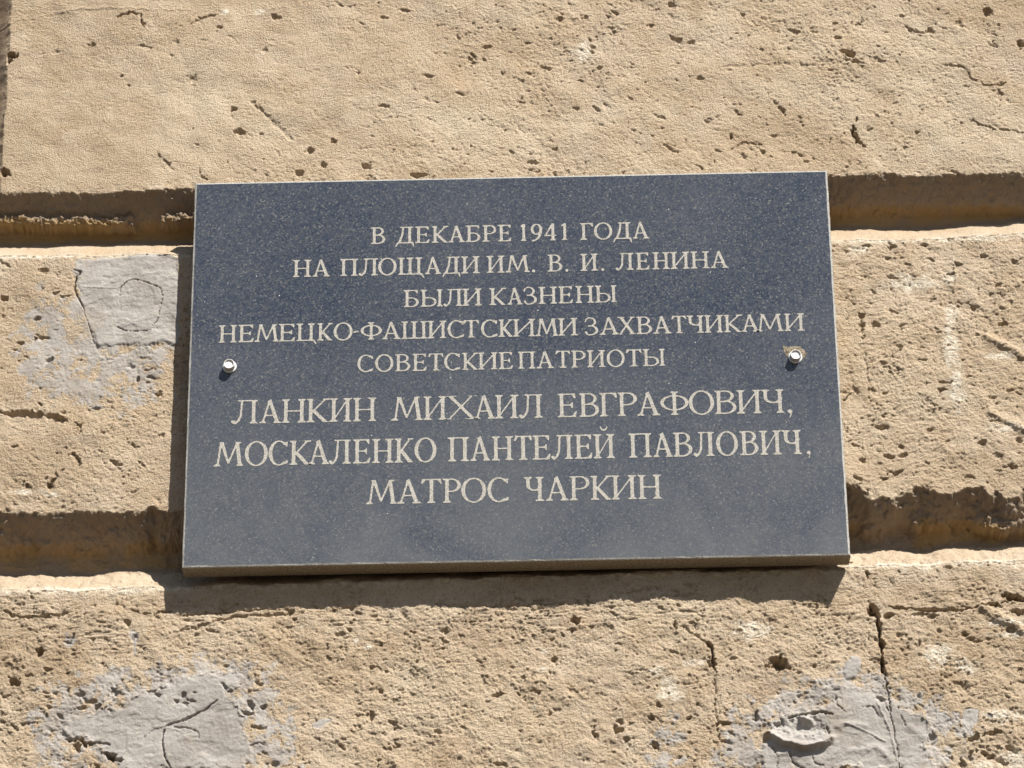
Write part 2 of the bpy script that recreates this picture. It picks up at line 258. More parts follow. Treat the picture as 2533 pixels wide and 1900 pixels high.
def height(x, z, fine=True):
    """depth into the wall (m) and the surface masks at wall points x, z"""
    wx = x + 0.0022 * fbm(x, z, 0.03, 2, 300) + 0.0006 * fbm(x, z, 0.006, 2, 310)
    wz = z + 0.0018 * fbm(x, z, 0.03, 2, 320) + 0.0006 * fbm(x, z, 0.006, 2, 330)
    # ---- V joints; the lower courses repeat below and above the frame
    d = np.zeros_like(x); och = np.zeros_like(x); lipchalk = np.zeros_like(x)
    kmin = int(math.floor((z.min() - Z2) / COURSE)) - 1; kmax = int(math.ceil((z.max() - Z1) / COURSE)) + 1
    gl = [(G1T, G1B, 0.0, 0.0005, 0), (G2T, G2B, 0.0, 0.0015, 1)]
    for k in range(1, kmax + 1): gl.append((G1T, G1B, k * COURSE, 0.001, 2))
    for k in range(-1, kmin - 1, -1): gl.append((G2T, G2B, k * COURSE, 0.001, 2))
    ingroove = np.zeros_like(x); jcol = np.zeros_like(x)
    for gt, gb, off, rough, gi in gl:
        rr = np.where(x > 0.3, rough + 0.0012, rough) if gi == 1 else rough + 0.0003
        zt = gt(x) + off; zb = gb(x) + off
        if abs(float(np.min(np.abs(z - (zt + zb) / 2)))) > 0.08: continue
        if fine:
            e = fbm(x, z, 0.02, 4, 340 + gi, 0.6); bite = np.clip(fbm(x, z * .5, 0.03, 3, 348 + gi, .6) - .25, 0, 1); zt = zt + (0.0055 if gi else 0.0035) * bite; zt = zt + rr * e + 0.0014 * fbm(x, z, 0.006, 3, 345, .65)
            if gi == 1:
                zt = zt + np.where(x > 0.28, 0.009 * np.clip(fbm(x, z * .3, 0.055, 2, 349, .5), -1, 1), 0) + np.where(x > 0.28, 0.0065 * np.clip(fbm(x, z * 0.4, 0.035, 3, 347, .6), -1, 1.2), 0)
            e2 = fbm(x, z * .3, 0.045, 4, 350 + gi, 0.55); zb = zb + (rr * 0.8 + (0.0008 if gi == 0 else 0.0014)) * e2
        a = zt - z; b = z - zb
        dt = np.interp(a, [-1, 0, 0.0215, 0.0275, 0.04], [-1.0, 0, 0.0225, 0.0350, 0.040])
        H = zt - zb
        db = np.interp(b, [-1, 0, 0.0008, 0.0032, 0.031, 0.05], [-1.0, 0, 0.0018, 0.0045, 0.0355, 0.04])
        g = np.minimum(np.minimum(dt, db), 0.0365)
        if fine and gi == 1: g = g + (g > 0.004) * (0.0024 * fbm(x, z, 0.03, 4, 385, .6) + 0.004 * np.clip(fbm(x, z, .02, 3, 388) - .35, 0, 1) * (x > .28))
        if fine and gi == 0: g = g + (g > 0.004) * 0.0007 * fbm(x, z, 0.03, 4, 385, .6)
        if gi <= 1 and fine:
            # old mortar squeezed out along the lip inside the joint: it sticks out and catches the sun
            nn = fbm(x, z, 0.012, 3, 360 + gi, 0.6)
            if gi == 0:
                x1, x2, x3, x4 = at(-200, 0)[0], at(322, 540)[0], at(385, 540)[0], at(480, 540)[0]
                mm = sst(x1, x1 + .01, x) * (1 - sst(x2, x2 + .004, x)) + sst(x3, x3 + .004, x) * (1 - sst(x4 + .02, x4 + .04, x)) + 0.85 * sst(at(2515, 0)[0], at(2525, 0)[0], x)
                amp = (0.0118 + 0.0035 * nn + 0.0025 * fbm(x, z, 0.004, 2, 366, .7))
            else:
                mm = sst(at(2150, 0)[0], at(2170, 0)[0], x) * sst(-0.25, 0.1, fbm(x, z * .4, 0.04, 2, 371))
                amp = (0.0135 + 0.004 * nn + 0.0025 * fbm(x, z, 0.004, 2, 366, .7))
            rid = np.exp(-((a - 0.0222 - 0.0007 * nn) / 0.0029) ** 4)
            gr_ = 0.0150 + (a - 0.0222) * 0.25 + 0.0016 * nn + 0.0016 * fbm(x, z, 0.0045, 2, 366, .8) + (0 if gi == 0 else 0.0012)
            win = sst(0.0182 - .004 * gi, 0.0200 - .003 * gi, a - .0012 * nn) * (1 - sst(0.0262, 0.0275, a - .0012 * nn)) * mm
            g = np.where(win > .02, g * (1 - win) + np.minimum(g, gr_) * win, g)
        ing = sst(-0.0005, 0.002, g)
        ingroove = np.maximum(ingroove, ing); jcol = np.maximum(jcol, ing * sst(0.026, 0.032, b))
        d = np.maximum(d, np.where(g > 0, g, 0))
        och = np.maximum(och, sst(0.0205, 0.0235, a) * sst(0.034, 0.0365, b) * (g > 0.012) * (1 if gi != 1 else sst(-.5, .3, fbm(x, z, .05, 3, 372))))
        lipchalk = np.maximum(lipchalk, np.exp(-((b + 0.001) / 0.0035) ** 2))
        # worn rounding of the sunny lower lip, crumbled upper lip
        d = np.maximum(d, 0.0016 * np.exp(-np.clip(-b, 0, 1) / 0.0022) * (b < 0))
        if fine:
            d = np.maximum(d, np.clip(0.0022 * (fbm(x, z, 0.012, 3, 380 + gi) - 0.1) * np.exp(-np.clip(-a, 0, 1) / 0.004), 0, 1) * (a < 0))
    # ---- vertical joints
    def vjoint(xc, half, sel, k):
        nonlocal d, ingroove
        e = (0.0013 * fbm(x * 0, z, 0.022, 2, 400 + k, .5) + 0.0006 * fbm(x, z, 0.006, 2, 410) * (np.abs(np.abs(x - xc) - half) < .004)) if fine else 0
        g = np.clip(half - np.abs(x - xc) + e, 0, 0.032)
        g = np.where(sel, g, 0); d = np.maximum(d, g); ingroove = np.maximum(ingroove, sst(0, 0.002, g))
    xj = XJ_LIP - 0.033
    mid1 = (G1T(x) + G1B(x)) / 2; mid2 = (G2T(x) + G2B(x)) / 2
    vjoint(xj, 0.033, z > mid1, 0)
    d_extra = np.zeros_like(x)
    # ---- relief of the stone itself
    soft = sst(0.0, -0.35, x) * sst(WALL_Z + 0.18, WALL_Z + 0.25, z)     # the upper block is smoother at the left
    lowr = sst(WALL_Z - 0.15, WALL_Z - 0.25, z)
    rel = 0.0022 * fbm(x, z, 0.11, 2, 1) + 0.0012 * fbm(wx, wz, 0.035, 2, 5)
    if fine:
        # coarse tooling: short dents leaning down to the right
        ca, sa = math.cos(-0.45), math.sin(-0.45)
        u = wx * ca + wz * sa; v = -wx * sa + wz * ca
        dent = fbm(u, v * 1.9, 0.012, 3, 20, 0.6)
        dent2 = fbm(wx, wz * 2.2, 0.009, 3, 30, 0.6)
        gr = fbm(x, z * 1.15, 0.0046, 2, 40, 0.8)
        gr2 = fbm(x, z, 0.0024, 2, 45, 0.8)
        amp = (0.85 - 0.45 * soft + 0.32 * lowr + 0.35 * fbm(x, z, 0.14, 2, 50)) 
        amp = np.clip(amp, 0.25, 1.8) * np.where(ingroove > .5, np.where(z < WALL_Z, 1.0, 0.35), 1.0)
        amp = amp * np.where((x < XJ_LIP) & (z > mid1), 0.15, 1.0)
        midr = sst(0.28, 0.33, x) * (z < mid1) * (z > mid2)
        amp = amp * (1 + 0.15 * midr)
        gr = np.abs(gr) * -1.1 + 0.35 + 0.5 * gr; gr2 = gr2 * np.clip(0.9 + 0.8 * fbm(x, z, 0.02, 2, 48), 0.3, 1.7)
        cm = np.clip(0.55 + 1.5 * fbm(x, z * 1.3, 0.028, 3, 52, .6), .12, 1.9) * (1 - .5 * soft)
        stip = np.clip(fbm(wx, wz * 1.25, 0.0050, 3, 54, .7) - 0.14, 0, 1) * cm
        rel = rel + amp * (0.00040 * np.where(midr > .5, dent2, dent) * np.clip(.8 + fbm(x, z, .05, 2, 49), .1, 1.8) + 0.00036 * gr + 0.00042 * gr2 + 0.0013 * stip)
        cl = np.clip(0.45 + 1.1 * fbm(x, z, 0.07, 2, 90), 0, 1.3)
        c1 = np.clip(fbm(wx, wz * 1.35, 0.0085, 3, 60, .65) - 0.78, 0, .5)
        c2 = np.clip(fbm(wx * ca + wz * sa, (-wx * sa + wz * ca) * 1.9, 0.021, 4, 70, .6) - 0.74, 0, .5)
        c3 = pits(wx, wz * 1.5, 0.034, 0.07, 80, .08, .16)
        lump = fbm(wx, wz * 1.2, 0.020, 3, 75, .6)
        rel = rel + amp * (0.0052 * c1 * (.4 + .6 * cl) + 0.0085 * c2 * (.3 + .7 * cl) + 0.004 * sst(0, .6, c3) * cl) + (0.00035 + 0.00075 * lowr + 0.0005 * midr) * lump
        # thin horizontal bedding near the joints of the lower course
        bed = np.abs(fbm(x * .12, z, 0.012, 3, 76, .6)); rel = rel + 0.0022 * lowr * sst(.12, 0, bed) * sst(0.05, 0.0, np.abs(z - G2B(x) + 0.03)) * cl
    # ---- cement repairs
    cem = np.zeros_like(x); raise_ = np.zeros_like(x); deep = np.zeros_like(x)
    if fine:
        for pts, s, th, so_, rag in CEMENT:
            q = P(*pts); xs = [a for a, b in q]; zs = [b for a, b in q]
            box = (x > min(xs) - .02) & (x < max(xs) + .02) & (z > min(zs) - .02) & (z < max(zs) + .02)
            if not box.any(): continue
            xx = x[box]; zz = z[box]
            sd = poly_sd(xx, zz, q) + rag * 0.001 * fbm(xx, zz, 0.014, 4, 100, .6) 
            mk = s * sst(so_ * 0.001, -so_ * 0.001, sd)
            if s < 0.85: mk = mk * (0.35 + 0.65 * sst(-0.35, 0.35, fbm(xx, zz, 0.02, 5, 110, .7) + 0.15 + (s - 0.55) * 1.3)) / s * 0.80
            cem[box] = np.maximum(cem[box], mk)
            if s > .95: deep[box] = np.maximum(deep[box], sst(-0.0015, -0.009 if th > 1.4 else -0.004, sd))
            raise_[box] = np.maximum(raise_[box], th * 0.001 * sst(so_ * .0006, -0.003, sd))
        cem = cem * (1 - 0.9 * sst(0.002, 0.006, d))
        full = sst(0.72, 0.95, cem)
        q_ = fbm(x * .8 + z * .5, z * 1.3 - x * .4, 0.06, 4, 133, .55) * 1.8
        trowel = 0.0007 * (np.floor(q_) + sst(.9, 1.0, q_ - np.floor(q_))) * .55 + 0.00022 * fbm(x, z, 0.0035, 2, 134, .8) + 0.0007 * np.clip(fbm(x * .8 + z * .6, z * 1.6 - x * .3, 0.028, 3, 128, .5), -.2, 1) + 0.0004 * fbm(x * 0.6 + z * .3, z, 0.03, 2, 120) + 0.00015 * fbm(x * .25, z, 0.006, 2, 125)
        gritty = (1 - deep) * sst(-.45, .25, fbm(x, z, .025, 3, 136)) 
        rel = rel * (1 - (0.965 - .42 * gritty) * full - 0.25 * cem * (1 - full)) + full * trowel * (.4 + .6 * deep) - raise_ * np.clip(cem * 1.3, 0, 1)
    d = d + rel * np.where(ingroove > 0.5, 0.8, 1.0)
    # ---- single holes and cracks read off the photograph
    dark = np.zeros_like(x)
    if fine:
        jx = x + 0.0017 * fbm(x, z, 0.0075, 3, 130, .65); jz = z + 0.0017 * fbm(x, z, 0.0075, 3, 140, .65)
        PX = 1 / 2720.0
        for u, v, ru, rv, dep, tilt in HOLES:
            if dep == 0: continue
            hx, hz = at(u, v); R = max(ru, rv) * PX * 2
            box = (np.abs(x - hx) < R) & (np.abs(z - hz) < R)
            if not box.any(): continue
            dx = jx[box] - hx; dz = -(jz[box] - hz); c, s_ = math.cos(tilt), math.sin(tilt)
            e = np.hypot((dx * c + dz * s_) / (ru * PX), (-dx * s_ + dz * c) / (rv * PX * 1.12))
            e = e * (1 + 0.38 * fbm(x[box], z[box], 0.0045, 2, 170, .6)) + 0.10
            d[box] += (1 if u > 40 else np.clip((x[box] - XJ_LIP) / .002 + 1, 0, 1)) * dep * 0.00085 * np.clip((1.12 - e) / 0.75, 0, 1) ** 0.75
        for pts, wd, dep, kind in CRACKS:
            q = P(*pts); xs = [a for a, b in q]; zs = [b for a, b in q]; mg = wd * 0.004 + 0.003
            box = (x > min(xs) - mg) & (x < max(xs) + mg) & (z > min(zs) - mg) & (z < max(zs) + mg)
            if not box.any(): continue
            jj = 0.9 if not kind else 0.45
            if kind: wd *= .72; dep *= .8
            bx = x[box] + (jx[box] - x[box]) * jj; bz = z[box] + (jz[box] - z[box]) * jj
            e, tt = seg_dist(bx, bz, q)
            wv = wd * 0.001 * np.clip(0.7 + 0.75 * gn(tt * len(pts) * 2.1, tt * 0 + wd * 7.3 + dep, 150) + .35 * gn(tt * len(pts) * 6.1, tt * 0 + dep * 3.1, 151), 0.08 if not kind else 0.5, 2) * np.clip(np.minimum(tt, 1 - tt) * 6 + 0.35, 0, 1)
            d[box] += dep * 0.001 * sst(1.15 * wv, 0.3 * wv, e) if dep > 0 else dep * 0.001 * np.exp(-(e / (wd * .001)) ** 2)
    chalk = np.zeros_like(x); tone = np.zeros_like(x)
    if fine:
        n2 = fbm(x, z, 0.03, 4, 165, .65)
        for u, v, ru, rv, st_ in TONE:
            hx, hz = at(u, v)
            e = np.hypot((x - hx) * 2720 / ru, (z - hz) * 2500 / rv)
            tone = np.maximum(tone, st_ * sst(1.35, 0.2, e + 0.45 * n2))
        n = fbm(x, z, 0.009, 3, 160, .65)
        for u, v, ru, rv in CHALK:
            hx, hz = at(u, v)
            e = np.hypot((x - hx) * 2720 / ru, (z - hz) * 2550 / rv)
            chalk = np.maximum(chalk, sst(1.25, 0.3, e + 0.5 * n))
        chalk = np.clip(chalk, 0, 1) * (1 - cem)
        chalk = np.maximum(chalk, 0.85 * lipchalk * sst(-.6, .4, n))
    jcol = np.maximum(jcol, sst(0.004, .012, np.where(z > mid1, np.clip(xj + .034 - x, 0, 1), 0)))  # chamfer of the left joint takes the same painted shade
    return d, cem, och, chalk, jcol, tone

# ------------------------------------------------------------------ materials
def mat(name, rough=0.9, spec=0.2):
    mm = bpy.data.materials.new(name); mm.use_nodes = True
    b = mm.node_tree.nodes['Principled BSDF']; b.inputs['Roughness'].default_value = rough
    b.inputs['Specular IOR Level'].default_value = spec
    return mm, mm.node_tree, b

class N:
    def __init__(s, nt): s.t = nt
    def coord(s): 
        return s.t.nodes.new('ShaderNodeTexCoord').outputs['Object']
    def geo(s): return s.t.nodes.new('ShaderNodeNewGeometry').outputs['Position']
    def noise(s, vec, scale, detail=3, rough=.55, dist=0):
        n = s.t.nodes.new('ShaderNodeTexNoise'); n.inputs['Scale'].default_value = scale; n.inputs['Detail'].default_value = detail
        n.inputs['Roughness'].default_value = rough; n.inputs['Distortion'].default_value = dist; s.t.links.new(vec, n.inputs['Vector']); return n.outputs['Fac']
    def vor(s, vec, scale, out='Color', feature='F1'):
        n = s.t.nodes.new('ShaderNodeTexVoronoi'); n.feature = feature; n.inputs['Scale'].default_value = scale; s.t.links.new(vec, n.inputs['Vector']); return n.outputs[out]
    def ramp(s, fac, stops, interp='LINEAR'):
        n = s.t.nodes.new('ShaderNodeValToRGB'); n.color_ramp.interpolation = interp
        el = n.color_ramp.elements
        while len(el) < len(stops): el.new(0.5)
        for e, (p, c) in zip(el, stops): e.position = p; e.color = (*c, 1) if len(c) == 3 else c
        s.t.links.new(fac, n.inputs[0]); return n.outputs[0]
    def rng(s, fac, a, b, c=0, d=1):
        n = s.t.nodes.new('ShaderNodeMapRange'); s.t.links.new(fac, n.inputs[0])
        for i, q in enumerate((a, b, c, d)): n.inputs[i + 1].default_value = q
        return n.outputs[0]
    def mix(s, fac, a, b, mode='MIX'):
        n = s.t.nodes.new('ShaderNodeMix'); n.data_type = 'RGBA'; n.blend_type = mode
        for sock, q in ((n.inputs[0], fac), (n.inputs[6], a), (n.inputs[7], b)):
            if isinstance(q, (int, float)): sock.default_value = q
            elif isinstance(q, tuple): sock.default_value = (*q, 1)
            else: s.t.links.new(q, sock)
        return n.outputs[2]
    def math(s, op, a, b=None):
        n = s.t.nodes.new('ShaderNodeMath'); n.operation = op
        for i, q in enumerate((a, b)):
            if q is None: continue
            if isinstance(q, (int, float)): n.inputs[i].default_value = q
            else: s.t.links.new(q, n.inputs[i])
        return n.outputs[0]
    def attr(s, name):
        n = s.t.nodes.new('ShaderNodeAttribute'); n.attribute_name = name; return n.outputs['Fac']
    def bump(s, h, bsdf, dist, strength=1.0, chain=None):
        n = s.t.nodes.new('ShaderNodeBump'); n.inputs['Distance'].default_value = dist; n.inputs['Strength'].default_value = strength
        s.t.links.new(h, n.inputs['Height'])
        if chain is not None: s.t.links.new(chain, n.inputs['Normal'])
        s.t.links.new(n.outputs[0], bsdf.inputs['Normal']); return n.outputs[0]

def stone_material():
    mm, t, b = mat('sandstone', 0.95, 0.15); n = N(t); p = n.geo()
    base = n.mix(n.rng(n.noise(p, 9, 3), .38, .64), (0.50, 0.392, 0.272), (0.55, 0.447, 0.33))
    base = n.mix(n.rng(n.noise(p, 26, 4, .6), .45, .75), base, (0.47, 0.35, 0.23))
    base = n.mix(n.rng(n.noise(p, 17, 4, .65, .3), .55, .78, 0, .55), base, (0.36, 0.295, 0.225))
    base = n.mix(n.rng(n.noise(p, 5.5, 5, .62, .4), .50, .70, 0, .75), base, (0.61, 0.515, 0.38))
    base = n.mix(n.rng(n.noise(p, 13, 5, .68, .6), .60, .78, 0, .8), base, (0.35, 0.255, 0.17))
    base = n.mix(n.rng(n.noise(p, 34, 5, .7, .3), .58, .74, 0, .6), base, (0.62, 0.54, 0.42))
    # grains
    g = n.noise(p, 520, 2, .7)
    base = n.mix(n.rng(g, .56, .70, 0, .65), base, (0.62, 0.50, 0.35))
    base = n.mix(n.rng(g, .44, .30, 0, .65), base, (0.27, 0.17, 0.09))
    g3 = n.noise(p, 210, 3, .7)
    base = n.mix(n.rng(g3, .40, .26, 0, .5), base, (0.30, 0.20, 0.11))
    dust = n.noise(p, 120, 4, .7)
    base = n.mix(n.rng(dust, .6, .8, 0, .3), base, (0.56, 0.45, 0.31))
    tn = n.math('MULTIPLY', n.attr('tone'), n.rng(n.noise(p, 60, 5, .7), .34, .6, .35, 1))
    base = n.mix(tn, base, (0.36, 0.262, 0.165))
    # inside of the joints: older, browner surface with painted shade, ochre mortar with painted bounce
    ig = n.attr('joint')
    jb = n.mix(n.rng(n.noise(p, 40, 5, .65), .35, .65), (0.30, 0.212, 0.14), (0.22, 0.178, 0.142))
    jb = n.mix(n.rng(n.noise(p, 75, 3, .6), .6, .72, 0, .5), jb, (0.34, 0.19, 0.08))
    base = n.mix(n.math('MULTIPLY', ig, .65), base, jb)  # old stain made darker to paint in the shade of the grooves
    oc = n.math('MULTIPLY', n.attr('ochre'), n.rng(n.noise(p, 22, 4, .6), .30, .5))
    base = n.mix(n.math('MULTIPLY', oc, .85), base, (0.40, 0.27, 0.125))  # mortar stain plus warm bounce light painted into the colour
    ch = n.math('MULTIPLY', n.attr('chalk'), n.rng(n.noise(p, 240, 4, .7), .36, .56))
    base = n.mix(n.math('MULTIPLY', ch, .95), base, (0.74, 0.67, 0.55))
    # cement
    cn = n.math('ADD', n.attr('cement'), n.rng(n.noise(p, 200, 5, .75), .3, .7, -.34, .34))
    cf = n.rng(cn, .40, .66)
    cc = n.mix(n.rng(n.noise(p, 28, 5, .6), .35, .68), (0.275, 0.248, 0.222), (0.415, 0.39, 0.36))
    cc = n.mix(n.rng(n.noise(p, 60, 5, .7, .5), .52, .70, 0, .7), cc, (0.47, 0.44, 0.40))
    cc = n.mix(n.rng(n.noise(p, 16, 4, .65), .55, .70, 0, .6), cc, (0.33, 0.27, 0.20))
    cc = n.mix(n.rng(n.noise(p, 300, 2, .6), .62, .74, 0, .5), cc, (0.50, 0.44, 0.36))
    cc = n.mix(n.rng(n.noise(p, 180, 3, .6), .40, .30, 0, .35), cc, (0.22, 0.19, 0.165))
    cf2 = n.math('MULTIPLY', cf, n.rng(n.attr('cement'), .3, .95, .72, 1.0))
    base = n.mix(cf2, base, cc)
    t.links.new(base, b.inputs['Base Color'])
    h = n.math('ADD', n.math('MULTIPLY', n.vor(p, 760, 'Distance'), -0.45), n.math('MULTIPLY', n.noise(p, 640, 4, .85), 1.15))
    h = n.math('MULTIPLY', h, n.rng(cf, 0, 1, 1, .25))
    n.bump(h, b, 0.0019, 0.85)
    return mm
STONE = stone_material()

def granite_front():
    mm, t, b = mat('polished_granite', 0.34, 0.5); n = N(t); p = n.geo()
    v = n.vor(p, 820); 
    sep = t.nodes.new('ShaderNodeSeparateColor'); t.links.new(v, sep.inputs[0])
    c = n.ramp(sep.outputs[0], [(0, (0.010, 0.014, 0.024)), (.35, (0.023, 0.031, 0.052)), (.62, (0.045, 0.055, 0.074)), (.84, (0.085, 0.092, 0.098)), (.94, (0.14, 0.133, 0.115)), (1.0, (0.24, 0.235, 0.22))])
    c = n.mix(n.rng(n.noise(p, 900, 2, .7), .40, .62, 0, .55), c, (0.030, 0.041, 0.070))
    c = n.mix(n.rng(n.noise(p, 230, 3, .7), .42, .64, 0, .5), c, (0.070, 0.074, 0.082))
    # bluish and brownish crystals
    c = n.mix(n.rng(n.noise(p, 330, 2, .6), .55, .68, 0, .5), c, (0.028, 0.040, 0.072))
    # mica glints, painted as bright specks in the base colour
    v2 = n.vor(p, 700); s2 = t.nodes.new('ShaderNodeSeparateColor'); t.links.new(v2, s2.inputs[0])
    d2 = n.vor(p, 700, 'Distance')
    gl = n.math('MULTIPLY', n.rng(s2.outputs[1], .945, .97), n.rng(d2, .36, .18))
    c = n.mix(gl, c, (0.40, 0.39, 0.36))
    v3 = n.vor(p, 190); s3 = t.nodes.new('ShaderNodeSeparateColor'); t.links.new(v3, s3.inputs[0])
    gl3 = n.math('MULTIPLY', n.rng(s3.outputs[2], .975, .985), n.rng(n.vor(p, 190, 'Distance'), .12, .05))
    c = n.mix(gl3, c, (0.85, 0.83, 0.78))
    # thin film of dust, then a painted sheen low down
    c = n.mix(n.rng(n.noise(p, 7, 4, .6), .40, .70, 0.05, .20), c, (0.125, 0.13, 0.135))
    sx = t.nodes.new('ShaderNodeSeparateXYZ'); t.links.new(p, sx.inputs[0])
    low_sheen = n.math('MULTIPLY', n.rng(sx.outputs[2], WALL_Z + .05, WALL_Z - .2, 0, .55), n.rng(n.noise(p, 9, 4, .65, .5), .32, .6, .3, 1.0))
    c = n.mix(low_sheen, c, (0.15, 0.155, 0.155))  # sky reflection painted into the colour, paler towards the bottom
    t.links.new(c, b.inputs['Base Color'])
    t.links.new(n.rng(n.noise(p, 12, 4, .6), .3, .7, .15, .30), b.inputs['Roughness'])
    return mm
GRANITE = granite_front()

def granite_sawn():
    mm, t, b = mat('sawn_granite', 0.85, 0.2); n = N(t); p = n.geo()
    c = n.mix(n.rng(n.noise(p, 600, 3, .7), .38, .62), (0.17, 0.138, 0.092), (0.36, 0.315, 0.25))
    c = n.mix(n.rng(n.noise(p, 300, 2, .7), .40, .28, 0, .6), c, (0.13, 0.12, 0.11))
    t.links.new(c, b.inputs['Base Color']); n.bump(n.noise(p, 700, 3, .7), b, .0006, .7); return mm
SAWN = granite_sawn()
ARRIS = granite_sawn(); ARRIS.name = 'ground_arris'
for q_ in ARRIS.node_tree.nodes:
    if q_.type == 'MIX' and not q_.inputs[6].is_linked: q_.inputs[6].default_value = (.26, .25, .23, 1); q_.inputs[7].default_value = (.46, .45, .42, 1)

def engraved():
    mm, t, b = mat('frosted_engraving', 0.9, 0.15); n = N(t); p = n.geo()
    c = n.mix(n.rng(n.noise(p, 750, 2, .75), .36, .62), (0.27, 0.252, 0.222), (0.50, 0.475, 0.42))
    c = n.mix(n.rng(n.noise(p, 420, 2, .7), .62, .72, 0, .6), c, (0.60, 0.57, 0.52))
    t.links.new(c, b.inputs['Base Color']); n.bump(n.noise(p, 800, 2, .7), b, .0004, .6); return mm
ENGR = engraved()

def chipped():
    mm, t, b = mat('chipped_granite', 0.85, 0.3); n = N(t); p = n.geo()
    c = n.mix(n.rng(n.noise(p, 480, 3, .75), .36, .64), (0.085, 0.07, 0.052), (0.40, 0.33, 0.23))
    t.links.new(c, b.inputs['Base Color']); n.bump(n.noise(p, 500, 3, .7), b, .0012, 1); return mm
CHIP = chipped()

def metal(name, col, rough, metallic):
    mm, t, b = mat(name, rough, .5); n = N(t); p = n.geo()
    c = n.mix(n.rng(n.noise(p, 420, 3, .6), .45, .75, 0, .6), col, tuple(q * .7 for q in col))
    t.links.new(c, b.inputs['Base Color']); b.inputs['Metallic'].default_value = metallic
    n.bump(n.noise(p, 900, 2, .6), b, .0001, .5); return mm
ZINC = metal('dull_zinc', (0.66, 0.64, 0.61), 0.6, .1)
WASH = metal('bright_washer', (0.72, 0.73, 0.72), 0.55, .1)
INNER = metal('pale_cap_face', (0.82, 0.81, 0.78), 0.6, 0)

def ground_mat():
    mm, t, b = mat('pavement', 0.9, .2); n = N(t); p = n.geo()
    c = n.mix(n.rng(n.noise(p, 1.2, 5, .6), .35, .65), (0.060, 0.045, 0.030), (0.085, 0.062, 0.040))
    c = n.mix(n.rng(n.noise(p, 60, 3, .6), .4, .6, 0, .4), c, (0.05, 0.042, 0.034))
    t.links.new(c, b.inputs['Base Color']); n.bump(n.noise(p, 90, 3), b, .004, .5); return mm
GROUND = ground_mat()

# ------------------------------------------------------------------ mesh helpers
def tag(o, label=None, cat=None, group=None, kind=None):
    if label: o['label'] = label
    if cat: o['category'] = cat
    if group: o['group'] = group
    if kind: o['kind'] = kind
    return o

def mesh_obj(name, co_, faces, mats, parent=None, smooth=False, attrs=None, midx=None):
    """faces: (n,4) or (n,3) array"""
    me = bpy.data.meshes.new(name); faces = np.asarray(faces, np.int32); k = faces.shape[1]
    me.vertices.add(len(co_)); me.vertices.foreach_set('co', np.asarray(co_, np.float32).ravel())
    me.loops.add(faces.size); me.loops.foreach_set('vertex_index', faces.ravel())
    me.polygons.add(len(faces)); me.polygons.foreach_set('loop_start', np.arange(0, faces.size, k, dtype=np.int32))
    me.polygons.foreach_set('loop_total', np.full(len(faces), k, np.int32))
    if midx is not None: me.polygons.foreach_set('material_index', np.asarray(midx, np.int32))
    me.polygons.foreach_set('use_smooth', np.full(len(faces), smooth))
    if attrs:
        for kx, vx in attrs.items():
            a = me.attributes.new(kx, 'FLOAT', 'POINT'); a.data.foreach_set('value', np.asarray(vx, np.float32))
    for q in (mats if isinstance(mats, (list, tuple)) else [mats]): me.materials.append(q)
    me.update(calc_edges=True); me.validate()
    o = bpy.data.objects.new(name, me); COL.objects.link(o)
    if parent is not None: o.parent = parent
    return o

def sub_mesh(name, verts, quads, sel, attrs, parent):
    q = quads[sel]
    if len(q) == 0: return None
    used, inv = np.unique(q, return_inverse=True)
    return mesh_obj(name, verts[used], inv.reshape(q.shape), STONE, parent, True, {k: v[used] for k, v in attrs.items()})

def grid(xs, zs, fine):
    X, Z = np.meshgrid(xs, zs)
    xr_, zr_ = X.ravel(), Z.ravel()
    if fine:
        vis = ~((np.abs(xr_) < PW - 0.038) & (zr_ < WALL_Z + PH - 0.033) & (zr_ > WALL_Z - PH + 0.038))
        out = [np.zeros_like(xr_) for _ in range(6)]
        for o_, v_ in zip(out, height(xr_[vis], zr_[vis], True)): o_[vis] = v_
        d, cem, och, chalk, ing, tone = out
    else: d, cem, och, chalk, ing, tone = height(xr_, zr_, fine)
    V = np.stack([X.ravel(), d, Z.ravel()], 1)
    nx, nz = len(xs), len(zs)
    i = np.arange(nx - 1)[None, :] + np.arange(nz - 1)[:, None] * nx
    Q = np.stack([i, i + 1, i + nx + 1, i + nx], -1).reshape(-1, 4)
    cx = (X[:-1, :-1] + X[1:, 1:]).ravel() / 2; cz = (Z[:-1, :-1] + Z[1:, 1:]).ravel() / 2
    return V, Q, cx, cz, dict(cement=cem, ochre=och, chalk=chalk, joint=ing, tone=tone)

# ------------------------------------------------------------------ ground
g = 150.0
gr = mesh_obj('pavement', [(-g, -g, 0), (g, -g, 0), (g, g, 0), (-g, g, 0)], [(0, 1, 2, 3)], GROUND)
tag(gr, 'dark dusty asphalt pavement at the foot of the stone wall', kind='structure')

# ------------------------------------------------------------------ the wall
wall = bpy.data.objects.new('stone_wall', None); COL.objects.link(wall)
tag(wall, 'weathered tan sandstone wall of large blocks with V joints behind the granite plaque', 'wall')
PW, PH = 0.30, 0.1997                # half size of the plaque
X0, X1 = -0.535, 0.54
zz_top, zz_bot = WALL_Z + 0.455, WALL_Z - 0.435
xs = np.arange(X0, X1 + 1e-6, 0.00082)
zs = np.arange(zz_bot, zz_top, 0.00078)
V, Q, cx, cz, AT = grid(xs, zs, True)
hid = (np.abs(cx) < PW - 0.035) & (cz < WALL_Z + PH - 0.03) & (cz > WALL_Z - PH + 0.035)
m1 = (G1T(cx) + G1B(cx)) / 2; m2 = (G2T(cx) + G2B(cx)) / 2
xj = XJ_LIP - 0.033
xr = np.interp(cz, *zip(*sorted([(z, x) for x, z in P((2179, 1380), (2176, 1530), (2180, 1600), (2186, 1660), (2200, 1740), (2210, 1800), (2226, 1905))])))
